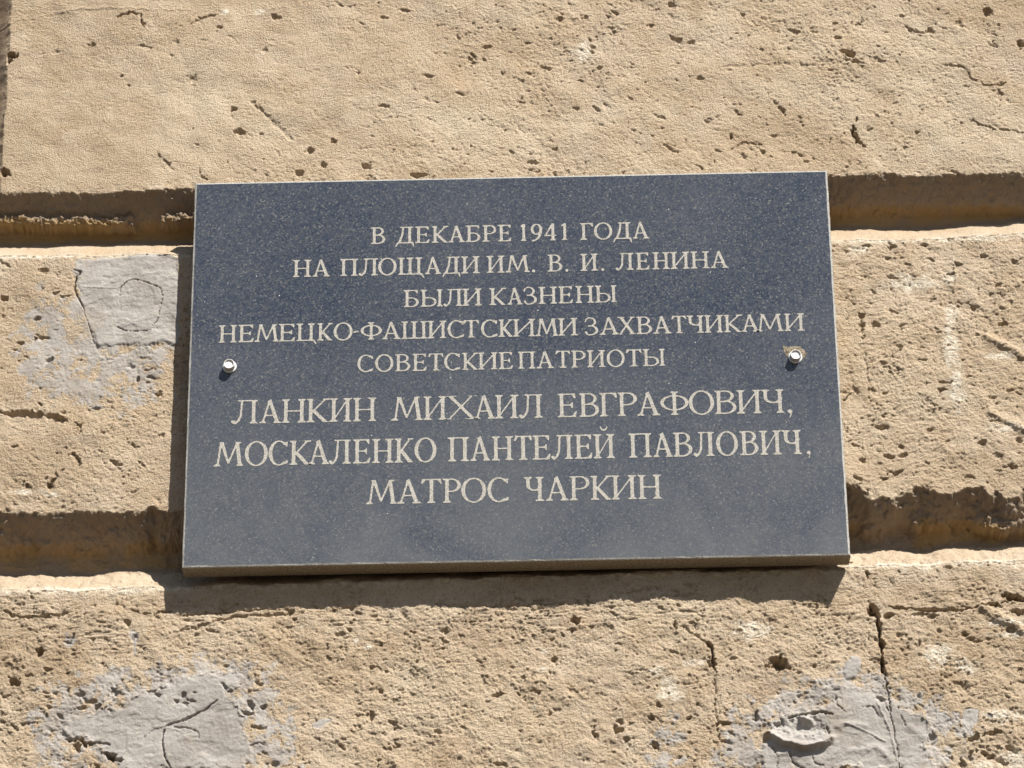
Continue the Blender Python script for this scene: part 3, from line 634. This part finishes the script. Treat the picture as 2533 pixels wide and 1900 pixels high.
course = np.where(cz > m1, 2, np.where(cz > m2, 1, 0))
cemv = AT['cement']; cq = cemv[Q].mean(1)
groups = [
    ((course == 2) & (cx > xj), 'smooth pale tan block above the plaque'),
    ((course == 2) & (cx <= xj), 'neighbouring block beyond the vertical joint'),
    ((course == 1) & (cx <= 0), 'block left of the plaque with grey cement repair'),
    ((course == 1) & (cx > 0), 'pitted block right of the plaque'),
    ((course == 0) & (cx <= xr), 'long pitted block below the plaque with grey cement smears'),
    ((course == 0) & (cx > xr), 'block right of the narrow open joint'),
]
for sel, lab in groups:
    sel = sel & ~hid
    strong = (cq > 0.8)
    st = sub_mesh('stone_block', V, Q, sel & ~strong, AT, wall); st['label'] = lab
    b = sel & strong
    regs = {0: []}
    if b.any():
        halves = [b & (cx < -0.1), b & (cx >= -0.1)]
        for hb in halves:
            if hb.sum() > 300:
                cp = sub_mesh('cement_patch', V, Q, hb, AT, st)
                cp['label'] = 'smooth grey cement repair'
            elif hb.any():
                pass

# the stones behind the plaque and beyond the frame, at the resolution they need
xh = np.linspace(-PW + 0.034, PW - 0.034, 60); zh = np.linspace(WALL_Z - PH + 0.034, WALL_Z + PH - 0.029, 50)
V2, Q2, cx2, cz2, A2 = grid(xh, zh, False); V2[:, 1] += 0.0006
for s in (cx2 <= 0, cx2 > 0):
    o = sub_mesh('stone_block', V2, Q2, s, A2, wall); o['label'] = 'covered middle of the course behind the plaque'
def band(xa, xb, za, zb, step=0.006, fine=False):
    nx = max(2, int((xb - xa) / step)); nz = max(2, int((zb - za) / step))
    Vb, Qb, bx, bz, Ab = grid(np.linspace(xa, xb, nx), np.linspace(za, zb, nz), fine)
    # separate stones: courses, staggered vertical joints
    crs = np.floor((bz - (G2T(bx) + G2B(bx)) / 2) / COURSE + 1e-9).astype(int)
    L = COURSE * 3.8
    vx = np.floor((bx - xj + np.where(crs % 2 == 1, 0.0, L / 2)) / L).astype(int)
    key = crs * 100 + vx
    for kk in np.unique(key):
        s = key == kk
        if s.sum() > 4: sub_mesh('stone_block', Vb, Qb, s, Ab, wall)
XM, ZM = 0.85, 0.25                  # a margin of finer stone round the frame, coarser beyond it
band(-XM, xs[0], zz_bot - ZM, zs[-1] + ZM, .0032, True); band(xs[-1], XM, zz_bot - ZM, zs[-1] + ZM, .0032, True)
band(xs[0], xs[-1], zs[-1], zs[-1] + ZM, .0032, True); band(xs[0], xs[-1], zz_bot - ZM, zz_bot, .0032, True)
band(-3.2, -XM, zz_bot - ZM, zs[-1] + ZM, .009); band(XM, 3.2, zz_bot - ZM, zs[-1] + ZM, .009)
band(-3.2, 3.2, zs[-1] + ZM, zs[-1] + 0.9, 0.012); band(-3.2, 3.2, 0.0, zz_bot - ZM, 0.012)

# ------------------------------------------------------------------ plaque
pl = bpy.data.objects.new('memorial_plaque', None); COL.objects.link(pl); pl.location = (0, PLQ_Y, WALL_Z)
tag(pl, 'dark blue grey granite plaque engraved with pale Cyrillic capitals, bolted to the stone wall', 'plaque')
def slab():
    bev = 0.0013; T = 0.0215; rings = []
    def ring(inset, y, n=60):
        pts = []
        hw, hh = PW - inset, PH - inset
        for i in range(n): pts.append((-hw + 2 * hw * i / n, -hh))
        for i in range(n): pts.append((hw, -hh + 2 * hh * i / n))
        for i in range(n): pts.append((hw - 2 * hw * i / n, hh))
        for i in range(n): pts.append((-hw, hh - 2 * hh * i / n))
        rs = np.random.RandomState(int(y * 1e6) % 1000 + 5)
        return np.array([(a + rs.normal() * 0.00012 * (0 if y == T else 1), y + (rs.normal() * 0.0001 if 0 < y < T else 0), b) for a, b in pts])
    R_ = [ring(bev + .0006, 0), ring(bev * .35, bev * .45), ring(0, bev * 1.3), ring(0, T)]
    n = len(R_[0]); V_ = np.concatenate(R_); F = []; M = []
    for k in range(3):
        for i in range(n):
            j = (i + 1) % n; F.append((k * n + i, (k + 1) * n + i, (k + 1) * n + j, k * n + j)); M.append(1)
    me = bpy.data.meshes.new('slab')
    F2 = [tuple(f) for f in F] + [tuple(range(n))[::1]] + [tuple(range(3 * n, 4 * n))[::-1]]
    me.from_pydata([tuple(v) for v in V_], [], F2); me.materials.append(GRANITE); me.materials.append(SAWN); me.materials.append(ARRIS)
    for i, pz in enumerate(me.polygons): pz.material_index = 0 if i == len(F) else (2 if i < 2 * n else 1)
    me.update()
    o = bpy.data.objects.new('slab', me); COL.objects.link(o); o.parent = pl
    return o
slab()

# ---- lettering: each glyph is drawn on a fine raster (cap height = 1) and its outline traced
def letter_shapes(ch, w, s, t, f):
    """w width, s stem, t hairline, f serif reach; returns list of ('p', polygon) / ('e', outer, inner)"""
    sh = []
    def poly(*p): sh.append(('p', p))
    def bar(x0, y0, x1, y1, a, b=None):                         # stroke with flat ends measured along x
        b = a if b is None else b
        poly((x0 - a / 2, y0), (x0 + a / 2, y0), (x1 + b / 2, y1), (x1 - b / 2, y1))
    def hb(x0, x1, y, h=None): h = h or t; poly((x0, y - h / 2), (x1, y - h / 2), (x1, y + h / 2), (x0, y + h / 2))
    def serif(x, y, l, r, up):                                  # bracketed wedge under / over a stem
        d_ = 1 if up else -1
        poly((x - l, y), (x + r, y), (x + r, y + d_ * t * .55), (x + s * .42, y + d_ * (t * .62 + f * .6)), (x - s * .42, y + d_ * (t * .62 + f * .6)), (x - l, y + d_ * t * .55))
    def stem(x, top=True, bot=True, l=None, r=None, lt=None, rt=None, y0=0.0, y1=1.0):
        L = s / 2 + f if l is None else l; Rr = s / 2 + f if r is None else r
        poly((x - s * .5, y0), (x + s * .5, y0), (x + s * .47, .5), (x + s * .5, y1), (x - s * .5, y1), (x - s * .47, .5))
        if bot: serif(x, 0, L, Rr, True)
        if top: serif(x, 1, L if lt is None else lt, Rr if rt is None else rt, False)
    def ring(cx_, cy_, ax, ay, th, tv, clip=None):
        sh.append(('e', cx_, cy_, ax, ay, th, tv, clip))
    L0 = s / 2 + f
    R0 = w - L0
    if ch in 'НПИШЩЦЙ':
        if ch in 'НПИЙ':
            stem(L0); stem(R0)
            if ch == 'Н': hb(L0, R0, .50)
            if ch == 'П': hb(L0 - .02, R0 + .02, 1 - t / 2)
            if ch in 'ИЙ': poly((L0 + s * .3, .10), (L0 + s * .3, .10 + t * 1.7), (R0 - s * .3, .93), (R0 - s * .3, .93 - t * 1.7))
            if ch == 'Й':
                ring(w / 2, 1.30, w * .17, .16, t * .9, t * 1.15, ('below', 1.29)); sh.append(('e', w / 2 - w * .145, 1.30, t * .62, t * .62, 9, 9, None)); sh.append(('e', w / 2 + w * .145, 1.30, t * .62, t * .62, 9, 9, None))
        elif ch in 'Ш':
            stem(L0); stem(w / 2); stem(R0); hb(L0, R0, t / 2)
        elif ch in 'ЩЦ':
            tail = f * 1.1; R1 = R0 - tail
            stem(L0); stem(R1)
            if ch == 'Щ': stem((L0 + R1) / 2)
            hb(L0, R1 + s / 2, t / 2); poly((R1, 0), (R1 + s / 2, t), (R1 + s / 2 + f * .9, t * .9), (w - t * .2, -.22), (w - t * .9, -.22), (R1 + s * .7, -.02))
    elif ch == 'Ы':
        Rr = w - L0 * 0.85; bw = (Rr - L0 - f * .35)
        stem(L0); stem(Rr, l=L0 * .8, r=L0 * .85)
        bx = L0 + bw * .84
        ring(L0 + bw * .34, .28, bw * .50, .28, s * .85, t, ('right', L0 + bw * .34)); hb(L0, L0 + bw * .36, .56 - t / 2); hb(L0, L0 + bw * .36, t / 2)
    elif ch in 'БВРЬЕГК':
        stem(L0, r=L0 if ch in 'РГК' else L0 * .6, rt=L0 * .6)
        if ch == 'Р':
            ring(w * .52, .725, w * .48, .275, s * .9, t, ('right', w * .5)); hb(L0, w * .53, 1 - t / 2); hb(L0, w * .53, .45 + t / 2)
        if ch == 'В':
            ring(w * .50, .765, w * .40, .235, s * .85, t, ('right', w * .48)); hb(L0, w * .5, 1 - t / 2); hb(L0, w * .52, .53)
            ring(w * .50, .285, w * .50, .285, s * .95, t, ('right', w * .48)); hb(L0, w * .5, t / 2)
        if ch == 'Б':
            ring(w * .50, .285, w * .50, .285, s * .95, t, ('right', w * .48)); hb(L0, w * .5, t / 2); hb(L0, w * .5, .57 - t / 2)
            hb(L0, w * .88, 1 - t / 2); poly((w * .80, 1), (w * .92, 1), (w * .93, .80), (w * .87, .80), (w * .76, 1 - t))
        if ch == 'Е':
            hb(L0, w * .9, 1 - t / 2); poly((w * .74, 1 - t), (w * .84, 1), (w * .94, 1.01), (w * .93, .78), (w * .88, .79))
            hb(L0, w * .72, .51); poly((w * .66, .53), (w * .78, .66), (w * .80, .66), (w * .80, .36), (w * .77, .36), (w * .66, .49))
            hb(L0, w * .9, t / 2); poly((w * .76, t), (w * .88, 0), (w * .94, 0), (w, .25), (w * .95, .25))
        if ch == 'Г':
            hb(L0, w * .92, 1 - t / 2); poly((w * .74, 1 - t), (w * .84, 1), (w * .96, 1.01), (w, .76), (w * .94, .77))
        if ch == 'К':
            bar(L0 + s * .3, .42, w * .80, .99, t * 1.5, t * 1.5); poly((w * .62, 1), (w * .97, 1), (w * .97, 1 - t * .6), (w * .84, 1 - t * 1.3), (w * .74, 1 - t * 1.3))
            poly((L0 + s * .9, .56), (L0 + s * .35, .46), (w * .76 - s * .35, 0), (w * .76 + s * .95, 0)); hb(w * .66, w, t * .3, t * .6)
    elif ch == 'О':
        ring(w / 2, .5, w / 2, .52, s * .98, t * 1.05, None)
    elif ch == 'С':
        ring(w * .53, .5, w * .53, .52, s * .98, t * 1.05, ('left', w * .80)); poly((w * .78, 1.0), (w * .86, .93), (w * .97, .98), (w * .965, .74), (w * .91, .74), (w * .80, .90))
        poly((w * .76, .02), (w * .80, .11), (w * .95, .20), (w, .20), (w * .97, .06))
    elif ch == 'А':
        ax = w * .47
        bar(w * .17, .02, ax, .98, t * 1.35, t * 1.35)
        poly((w * .83 - s * .55, 0), (w * .83 + s * .55, 0), (ax + s * .35, 1.03), (ax - s * .30, .97), (ax - s * .75, .93), (ax - s * .15, .86))
        hb(w * .26, w * .72, .33)
        serif(w * .17, 0, w * .17, w * .16, True); serif(w * .82, 0, w * .20, w * .18, True)
    elif ch in 'ЛД':
        if ch == 'Л':
            stem(w - L0, lt=s / 2); hb(w * .25, w - L0, 1 - t / 2); poly((w * .20, 1), (w * .5, 1), (w * .42, 1 - t * 1.3), (w * .30, 1 - t))
            pts = []
            bar(w * .40, .95, w * .36, .30, t * 1.35, t * 1.5)
            poly((w * .36 - t * .75, .32), (w * .36 + t * .75, .32), (w * .30 + t * .5, .12), (w * .18, -.02), (w * .10, -.02), (w * .12, .06), (w * .22, .12))
            sh.append(('e', w * .075, .10, max(w * .075, t * .85), t * .95, 9, 9, None)); poly((w * .03, .04), (w * .14, -.03), (w * .22, .02), (w * .12, .10))
        else:
            x2 = w * .76
            poly((x2 - s * .5, t * .5), (x2 + s * .5, t * .5), (x2 + s * .5, 1), (x2 - s * .5, 1)); hb(w * .28, w * .92, 1 - t / 2); poly((w * .22, 1), (w * .5, 1), (w * .45, 1 - t * 1.3), (w * .32, 1 - t)); poly((x2, 1), (w * .97, 1), (w * .97, 1 - t * .5), (x2 + s * .4, 1 - t * 1.8))
            poly((w * .42 - t * .7, 1 - t), (w * .42 + t * .7, 1 - t), (w * .38 + t * .6, .5), (w * .28, .05), (w * .14, .05), (w * .30, .45))
            hb(w * .10, w * .94, t * .55, t * 1.1); poly((w * .10, t), (w * .22, t * 1.4), (w * .10, -.10), (w * .04, -.22), (0, -.20)); poly((w * .88, t * 1.5), (w * .96, t * .9), (w, -.22), (w * .96, -.22), (w * .86, 0))
    elif ch == 'М':
        x1, x2, xm = w * .24, w * .78, w * .50
        bar(w * .15, .03, x1 + t * .1, .97, t * 1.4, t * 1.4); serif(w * .14, 0, w * .14, w * .11, True)
        poly((x1 - t * .6, 1), (x1 + s * .75, 1), (xm + s * .30, .10), (xm - s * .25, .10)); poly((x1 - w * .08, 1), (x1 + s, 1), (x1 + s * .7, 1 - t * 1.6), (x1 - t * .2, 1 - t))
        bar(xm, .12, x2, .99, t * 1.25, t * 1.35)
        poly((w * .88 - s * .5, 0), (w * .88 + s * .5, 0), (x2 + s * .45, 1), (x2 - s * .5, 1)); poly((x2 - s * .4, 1), (x2 + w * .14, 1), (x2 + w * .14, 1 - t * .5), (x2 + s * .4, 1 - t * 1.6))
        serif(w * .88, 0, w * .12, w * .12, True)
    elif ch == 'Т':
        stem(w / 2, top=False); hb(w * .08, w * .92, 1 - t / 2)
        poly((w * .20, 1 - t), (w * .16, 1.01), (w * .05, 1.01), (0, .78), (w * .06, .79)); poly((w * .80, 1 - t), (w * .84, 1.01), (w * .95, 1.01), (w, .78), (w * .94, .79))
    elif ch == 'Ч':
        x2 = w - L0; stem(x2); stem(L0, bot=False, y0=.62)
        ring(w * .52, .66, w * .52 - L0 + s / 2, .24, s * .95, t * 1.1, ('below', .66)); hb(w * .5, x2, .42 + t * .55, t * 1.05)
    elif ch == 'Х':
        poly((w * .10, 1), (w * .10 + s * 1.15, 1), (w * .92, 0), (w * .92 - s * 1.15, 0)); bar(w * .15, .02, w * .80, .98, t * 1.4, t * 1.4)
        hb(0, w * .42, 1 - t * .3, t * .6); hb(w * .66, w * .96, 1 - t * .3, t * .6); hb(w * .02, w * .30, t * .3, t * .6); hb(w * .60, w, t * .3, t * .6)
    elif ch == 'Ф':
        stem(w / 2, l=s / 2 + f * .9, r=s / 2 + f * .9); ring(w / 2, .52, w / 2, .33, s * .95, t, None)
    elif ch == 'З':
        ring(w * .40, .76, w * .46, .26, s * .85, t, ('right', w * .30)); ring(w * .38, .27, w * .62, .29, s * .95, t, ('right', w * .26)); hb(w * .25, w * .55, .53)
        ring(w * .36, .27, w * .36, .29, s * .8, t, ('lowleft', w * .36, .22)); ring(w * .34, .76, w * .30, .26, s * .5, t, ('upleft', w * .34, .84)); poly((w * .03, .72), (w * .10, .72), (w * .16, .92), (w * .05, .92))
    elif ch == '1':
        stem(w * .55, top=False, l=w * .5, r=w * .45); poly((w * .55 + s / 2, 1.03), (w * .55 - s / 2, 1), (w * .02, .88), (w * .02, .82), (w * .55 - s / 2, .88))
    elif ch == '9':
        ring(w / 2, .69, w / 2, .33, s * .95, t, None); ring(w * .10, .66, w * .90, .70, s, t, ('br', w * .18, .66)); poly((w * .12, -.05), (w * .30, -.01), (w * .30, .08), (w * .10, .05))
    elif ch == '4':
        x2 = w * .70; poly((x2 - s * .5, 0), (x2 + s * .5, 0), (x2 + s * .5, 1.03), (x2 - s * .4, 1.03)); serif(x2, 0, s / 2 + f * .8, s / 2 + f * .8, True)
        hb(0, w, .30, t * 1.1); poly((0, .26), (t * 1.4, .30), (x2, .92), (x2, 1.03), (x2 - s * .4, 1.03))
    elif ch == '-':
        poly((0, .40), (w, .47), (w, .47 + t * 1.2), (0, .40 + t * 1.2))
    elif ch == '.':
        sh.append(('e', w / 2, w * .35, w / 2, w / 2, 9, 9, None))
    elif ch == ',':
        sh.append(('e', w * .42, .06, w * .42, w * .40, 9, 9, None)); poly((w * .45, .14), (w * .95, .10), (w * .75, -.08), (w * .35, -.24), (w * .30, -.20), (w * .60, -.04))
    return sh

def raster(sh, X, Y):
    m_ = np.zeros(X.shape, bool)
    for q in sh:
        if q[0] == 'p':
            pts = q[1]; ins = np.zeros(X.shape, bool); n = len(pts)
            for i in range(n):
                (ax, ay), (bx, by) = pts[i], pts[(i + 1) % n]
                if ay == by: continue
                ins ^= ((ay > Y) != (by > Y)) & (X < (bx - ax) * (Y - ay) / (by - ay) + ax)
            m_ |= ins
        else:
            _, cx_, cy_, ax, ay, th, tv, clip = q
            e = ((X - cx_) / ax) ** 2 + ((Y - cy_) / ay) ** 2 <= 1
            if th < 5: e &= ((X - cx_) / max(ax - th, 1e-3)) ** 2 + ((Y - cy_) / max(ay - tv, 1e-3)) ** 2 > 1
            if clip:
                c = clip[0]
                if c == 'right': e &= X >= clip[1]
                elif c == 'left': e &= X <= clip[1]
                elif c == 'below': e &= Y <= clip[1]
                elif c == 'lowleft': e &= (X <= clip[1]) & (Y <= clip[2])
                elif c == 'upleft': e &= (X <= clip[1]) & (Y >= clip[2])
                elif c == 'br': e &= (X >= clip[1]) & (Y <= clip[2])
            m_ |= e
    return m_

def blur(a, n=2):
    for _ in range(n):
        b = a.copy(); b[1:-1] = (a[:-2] + 2 * a[1:-1] + a[2:]) / 4; a = b.copy()
        a[:, 1:-1] = (b[:, :-2] + 2 * b[:, 1:-1] + b[:, 2:]) / 4
    return a

def marching(F, gx, gy, iso=0.5):
    """filled marching squares -> vertices (u, v) and triangle list"""
    verts = {}; V_ = []; T_ = []
    ny, nx = F.shape
    def vid(key, x_, y_):
        i = verts.get(key)
        if i is None: i = len(V_); verts[key] = i; V_.append((x_, y_))
        return i
    ins = F > iso
    cells = ins[:-1, :-1] | ins[1:, :-1] | ins[:-1, 1:] | ins[1:, 1:]
    for j, i in zip(*np.nonzero(cells)):
        cs = ((i, j), (i + 1, j), (i + 1, j + 1), (i, j + 1)); ring_ = []
        for k in range(4):
            a = cs[k]; b = cs[(k + 1) % 4]; fa = F[a[1], a[0]]; fb = F[b[1], b[0]]
            if fa > iso: ring_.append(vid(a, gx[a[0]], gy[a[1]]))
            if (fa > iso) != (fb > iso):
                tt = (iso - fa) / (fb - fa); key = (min(a, b), max(a, b))
                ring_.append(vid(key, gx[a[0]] + (gx[b[0]] - gx[a[0]]) * tt, gy[a[1]] + (gy[b[1]] - gy[a[1]]) * tt))
        for k in range(1, len(ring_) - 1): T_.append((ring_[0], ring_[k], ring_[k + 1]))
    return V_, T_

# origin and scale of each measured strip, then glyph, left and right edge in that strip
LINES = [
    (((916.7, 604.3), (1606, 590.2)), 41, .145, .064, .12, [(900, 2.989, 'В 50 158 Д 233 372 Е 378 487 К 500 632 А 625 748 Б 752 862 Р 875 980 Е 990 1092 1 1158 1203 9 1235 1320 4 1335 1425 1 1460 1508 Г 1600 1698 О 1703 1838 Д 1842 1982 А 1985 2112')]),
    (((724, 686), (1802, 662.9)), 42, .145, .062, .12, [(700, 3.95, 'Н 92 278 А 285 460 П 555 735 Л 738 928 О 930 1110 Щ 1120 1388 А 1385 1548 Д 1555 1735 И 1740 1925 И 1988 2168'),
        (1250, 3.814, 'М 0 232 . 252 283 В 398 538 . 567 596 И 708 878 . 905 935 Л 1040 1215 Е 1230 1362 Н 1388 1555 И 1558 1742 Н 1748 1930 А 1935 2108')]),
    (((999, 760.5), (1525, 747.8)), 42, .145, .062, .12, [(960, 3.687, 'Б 140 280 Ы 292 500 Л 502 680 И 675 858 К 922 1085 А 1088 1228 З 1235 1358 Н 1370 1545 Е 1552 1688 Н 1708 1882 Ы 1885 2088')]),
    (((540, 848.3), (1991, 818.4)), 43, .145, .062, .11, [(520, 2.989, 'Н 60 197 Е 205 322 М 322 508 Е 505 628 Ц 635 790 К 788 912 О 912 1052 - 1057 1100 Ф 1112 1268 А 1268 1412 Ш 1412 1605 И 1605 1748 С 1755 1878 Т 1870 1990 С 2003 2125 К 2130 2246'),
        (1240, 2.836, 'И 80 240 М 238 400 И 398 538 З 585 682 А 688 830 Х 815 948 В 948 1058 А 1065 1195 Т 1197 1303 Ч 1303 1425 И 1425 1560 К 1562 1700 А 1682 1815 М 1785 1985 И 1985 2130')]),
    (((980, 919), (1645, 905.2)), 42, .145, .062, .11, [(860, 2.698, 'С 65 170 О 183 305 В 315 418 Е 430 528 Т 538 640 С 645 752 К 762 880 И 868 1003 Е 1008 1103 П 1135 1255 А 1260 1378 Т 1388 1488 Р 1492 1590 И 1597 1722 О 1730 1850 Т 1860 1965 Ы 1970 2120')]),
    (((612, 1048.2), (1935, 1021.5)), 58, .138, .052, .10, [(560, 2.765, 'Л 30 215 А 222 375 Н 375 545 К 545 712 И 703 858 Н 862 1028 М 1122 1345 И 1345 1510 Х 1490 1725 А 1688 1842 И 1835 2000 Л 2000 2165'),
        (1360, 3.456, 'Е 65 232 В 250 422 Г 425 578 Р 580 748 А 745 948 Ф 948 1190 О 1192 1408 В 1410 1598 И 1600 1815 Ч 1812 2010 , 2032 2078')]),
    (((528, 1154.4), (1980, 1123.5)), 59.5, .138, .052, .10, [(510, 3.687, 'М 62 340 О 350 560 С 568 745 К 755 965 А 928 1125 Л 1118 1322 Е 1335 1498 Н 1508 1712 К 1715 1898 О 1900 2100'),
        (1080, 4.608, 'П 125 375 А 380 615 Н 625 880 Т 888 1090 Е 1092 1300 Л 1305 1560 Е 1570 1778 Й 1785 2040'),
        (1530, 4.424, 'П 112 370 А 378 600 В 598 812 Л 820 1058 О 1075 1312 В 1330 1535 И 1545 1792 Ч 1790 2012 , 2060 2105')]),
    (((903, 1248), (1640, 1233.8)), 59.5, .138, .052, .10, [(890, 2.873, 'М 38 265 А 262 435 Т 435 583 Р 588 718 О 722 898 С 908 1060 Ч 1165 1312 А 1318 1490 Р 1490 1635 К 1640 1800 И 1788 1970 Н 1975 2148')]),
]
rs = np.random.RandomState(3)
for li, ((b0, b1), cap, s, t, f, segs) in enumerate(LINES):
    ln = bpy.data.objects.new('inscription_line', None); COL.objects.link(ln); ln.parent = pl
    ln['label'] = ('large' if li > 4 else 'small') + ' engraved line of pale capitals'
    for org, sc, txt in segs:
        tk = txt.split()
        for ch, l, r in zip(tk[::3], tk[1::3], tk[2::3]):
            u0 = org + float(l) / sc; u1 = org + float(r) / sc
            by = lambda u: b0[1] + (b1[1] - b0[1]) * (u - b0[0]) / (b1[0] - b0[0])
            xa, za = at(u0, by(u0), PLQ_Y); xb, zb = at(u1, by(u1), PLQ_Y)
            um = (u0 + u1) / 2; xt, zt_ = at(um, by(um) - cap, PLQ_Y); zm = (za + zb) / 2
            H = zt_ - zm; xbm = (xa + xb) / 2; lean = (xt - xbm) / H * 0.0
            w_ = (xb - xa) / H
            sh = letter_shapes(ch, w_, s, t, f)
            n = 38 if cap < 50 else 46
            gx = np.arange(-0.06, w_ + 0.0601, 1 / n); gy = np.arange(-0.30, 1.08 if ch != 'Й' else 1.5, 1 / n)
            ss = 3; fx = (np.arange(len(gx) * ss) + .5) / (n * ss) + gx[0] - .5 / n; fy = (np.arange(len(gy) * ss) + .5) / (n * ss) + gy[0] - .5 / n
            FX, FY = np.meshgrid(fx, fy); R_ = raster(sh, FX, FY).astype(float)
            A_ = R_.reshape(len(gy), ss, len(gx), ss).mean((1, 3)); A_ = blur(A_, 1)
            o1 = rs.uniform(0, 99)
            GX, GY = np.meshgrid(gx, gy); A_ = A_ + 0.17 * gn(GX * 9 + o1, GY * 9, 7) * (A_ > .02) * (A_ < .98) + 0.14 * gn(GX * 21 + o1, GY * 21, 8) * (A_ > .02) * (A_ < .98)
            A_[0] = A_[-1] = 0; A_[:, 0] = A_[:, -1] = 0
            v2, t2 = marching(A_, gx, gy, .47)
            if not t2: continue
            v2 = np.array(v2)
            co_ = np.stack([v2[:, 0] * H, np.zeros(len(v2)), v2[:, 1] * H], 1)
            o = mesh_obj('letter', co_, np.array(t2)[:, [0, 1, 2]], ENGR, ln)
            o.location = (xa, -0.00025, za - WALL_Z); o.rotation_euler = (0, -math.atan2(zb - za, xb - xa), 0)

# ---- bolts
def lathe(profile, n=40, rag=0.0):
    V_ = []; F = []
    for i in range(n):
        a = 2 * math.pi * i / n
        for r, y in profile: V_.append((r * math.cos(a), y, r * math.sin(a)))
    k = len(profile)
    for i in range(n):
        j = (i + 1) % n
        for q in range(k - 1): F.append((i * k + q, i * k + q + 1, j * k + q + 1, j * k + q))
    return V_, F
def py_obj(name, V_, F, mt, parent, smooth=True):
    me = bpy.data.meshes.new(name); me.from_pydata(V_, [], F); me.materials.append(mt); me.update()
    for pz in me.polygons: pz.use_smooth = smooth
    o = bpy.data.objects.new(name, me); COL.objects.link(o); o.parent = parent; return o
def bolt(u, v, lab, rot_, hexy):
    x, z = at(u, v, PLQ_Y)
    e = bpy.data.objects.new('bolt', None); COL.objects.link(e); e.parent = pl; e.location = (x, 0, z - WALL_Z); e['label'] = lab
    e.rotation_euler = (rot_, 0, rot_ * .7)
    V_, F = lathe([(0.0001, 0.0005), (0.0063, 0.0005), (0.0065, -0.0004), (0.0064, -0.0011), (0.0060, -0.0013), (0.0001, -0.0013)])
    py_obj('washer', V_, F, WASH, e)
    r1, r2 = 0.0049, 0.0041
    V_, F = lathe([(0.0052, -0.0010), (0.0051, -0.0045), (r1, -0.0066), (r1 - .0002, -0.0069), (r2 + .0002, -0.0069), (r2, -0.0066), (r2 - .0001, -0.0050)], 6 * 8)
    if hexy:
        V_ = [(a * (1 + .035 * math.cos(6 * math.atan2(c, a))), b, c * (1 + .035 * math.cos(6 * math.atan2(c, a)))) for a, b, c in V_]
    py_obj('sleeve', V_, F, ZINC, e)
    V_, F = lathe([(0.0001, -0.0057), (0.0030, -0.0056), (r2 + .0002, -0.0053)])
    py_obj('cap', V_, F, INNER, e)
bolt(568, 908, 'bolt at the left edge of the plaque', 0.0, False)
bolt(1967, 884, 'bolt at the right edge, beside a chipped spot', 0.05, True)

# ---- chip broken out around the right bolt
q = [at(u, v, PLQ_Y) for u, v in ((1936, 853), (1950, 860), (1966, 856), (1980, 858), (1990, 868), (1996, 874), (1990, 884), (1980, 892), (1962, 900), (1950, 886), (1940, 874))]
cxm = sum(a for a, b in q) / len(q); czm = sum(b for a, b in q) / len(q)
Vc = [(cxm, -0.0001, czm - WALL_Z)]; Fc = []; rs2 = np.random.RandomState(4); nn = 66; rr_ = 5
outl = []
for i in range(nn):
    tt = i / nn * len(q); k = int(tt); fr = tt - k; a = q[k]; b = q[(k + 1) % len(q)]
    jx_, jz_ = rs2.normal(0, .00035, 2); outl.append((a[0] + (b[0] - a[0]) * fr + jx_, a[1] + (b[1] - a[1]) * fr + jz_))
for r in range(1, rr_ + 1):
    for i in range(nn):
        s_ = r / rr_; Vc.append((cxm + (outl[i][0] - cxm) * s_, -0.00015 - (0.0004 * rs2.rand() if r < rr_ else 0), czm - WALL_Z + (outl[i][1] - czm) * s_))
for i in range(nn): Fc.append((0, 1 + i, 1 + (i + 1) % nn))
for r in range(rr_ - 1):
    for i in range(nn):
        a = 1 + r * nn + i; b = 1 + r * nn + (i + 1) % nn; Fc.append((a, a + nn, b + nn, b))
ch_ = py_obj('chip', Vc, Fc, CHIP, pl, False); ch_['label'] = 'rough broken spot around the right bolt'
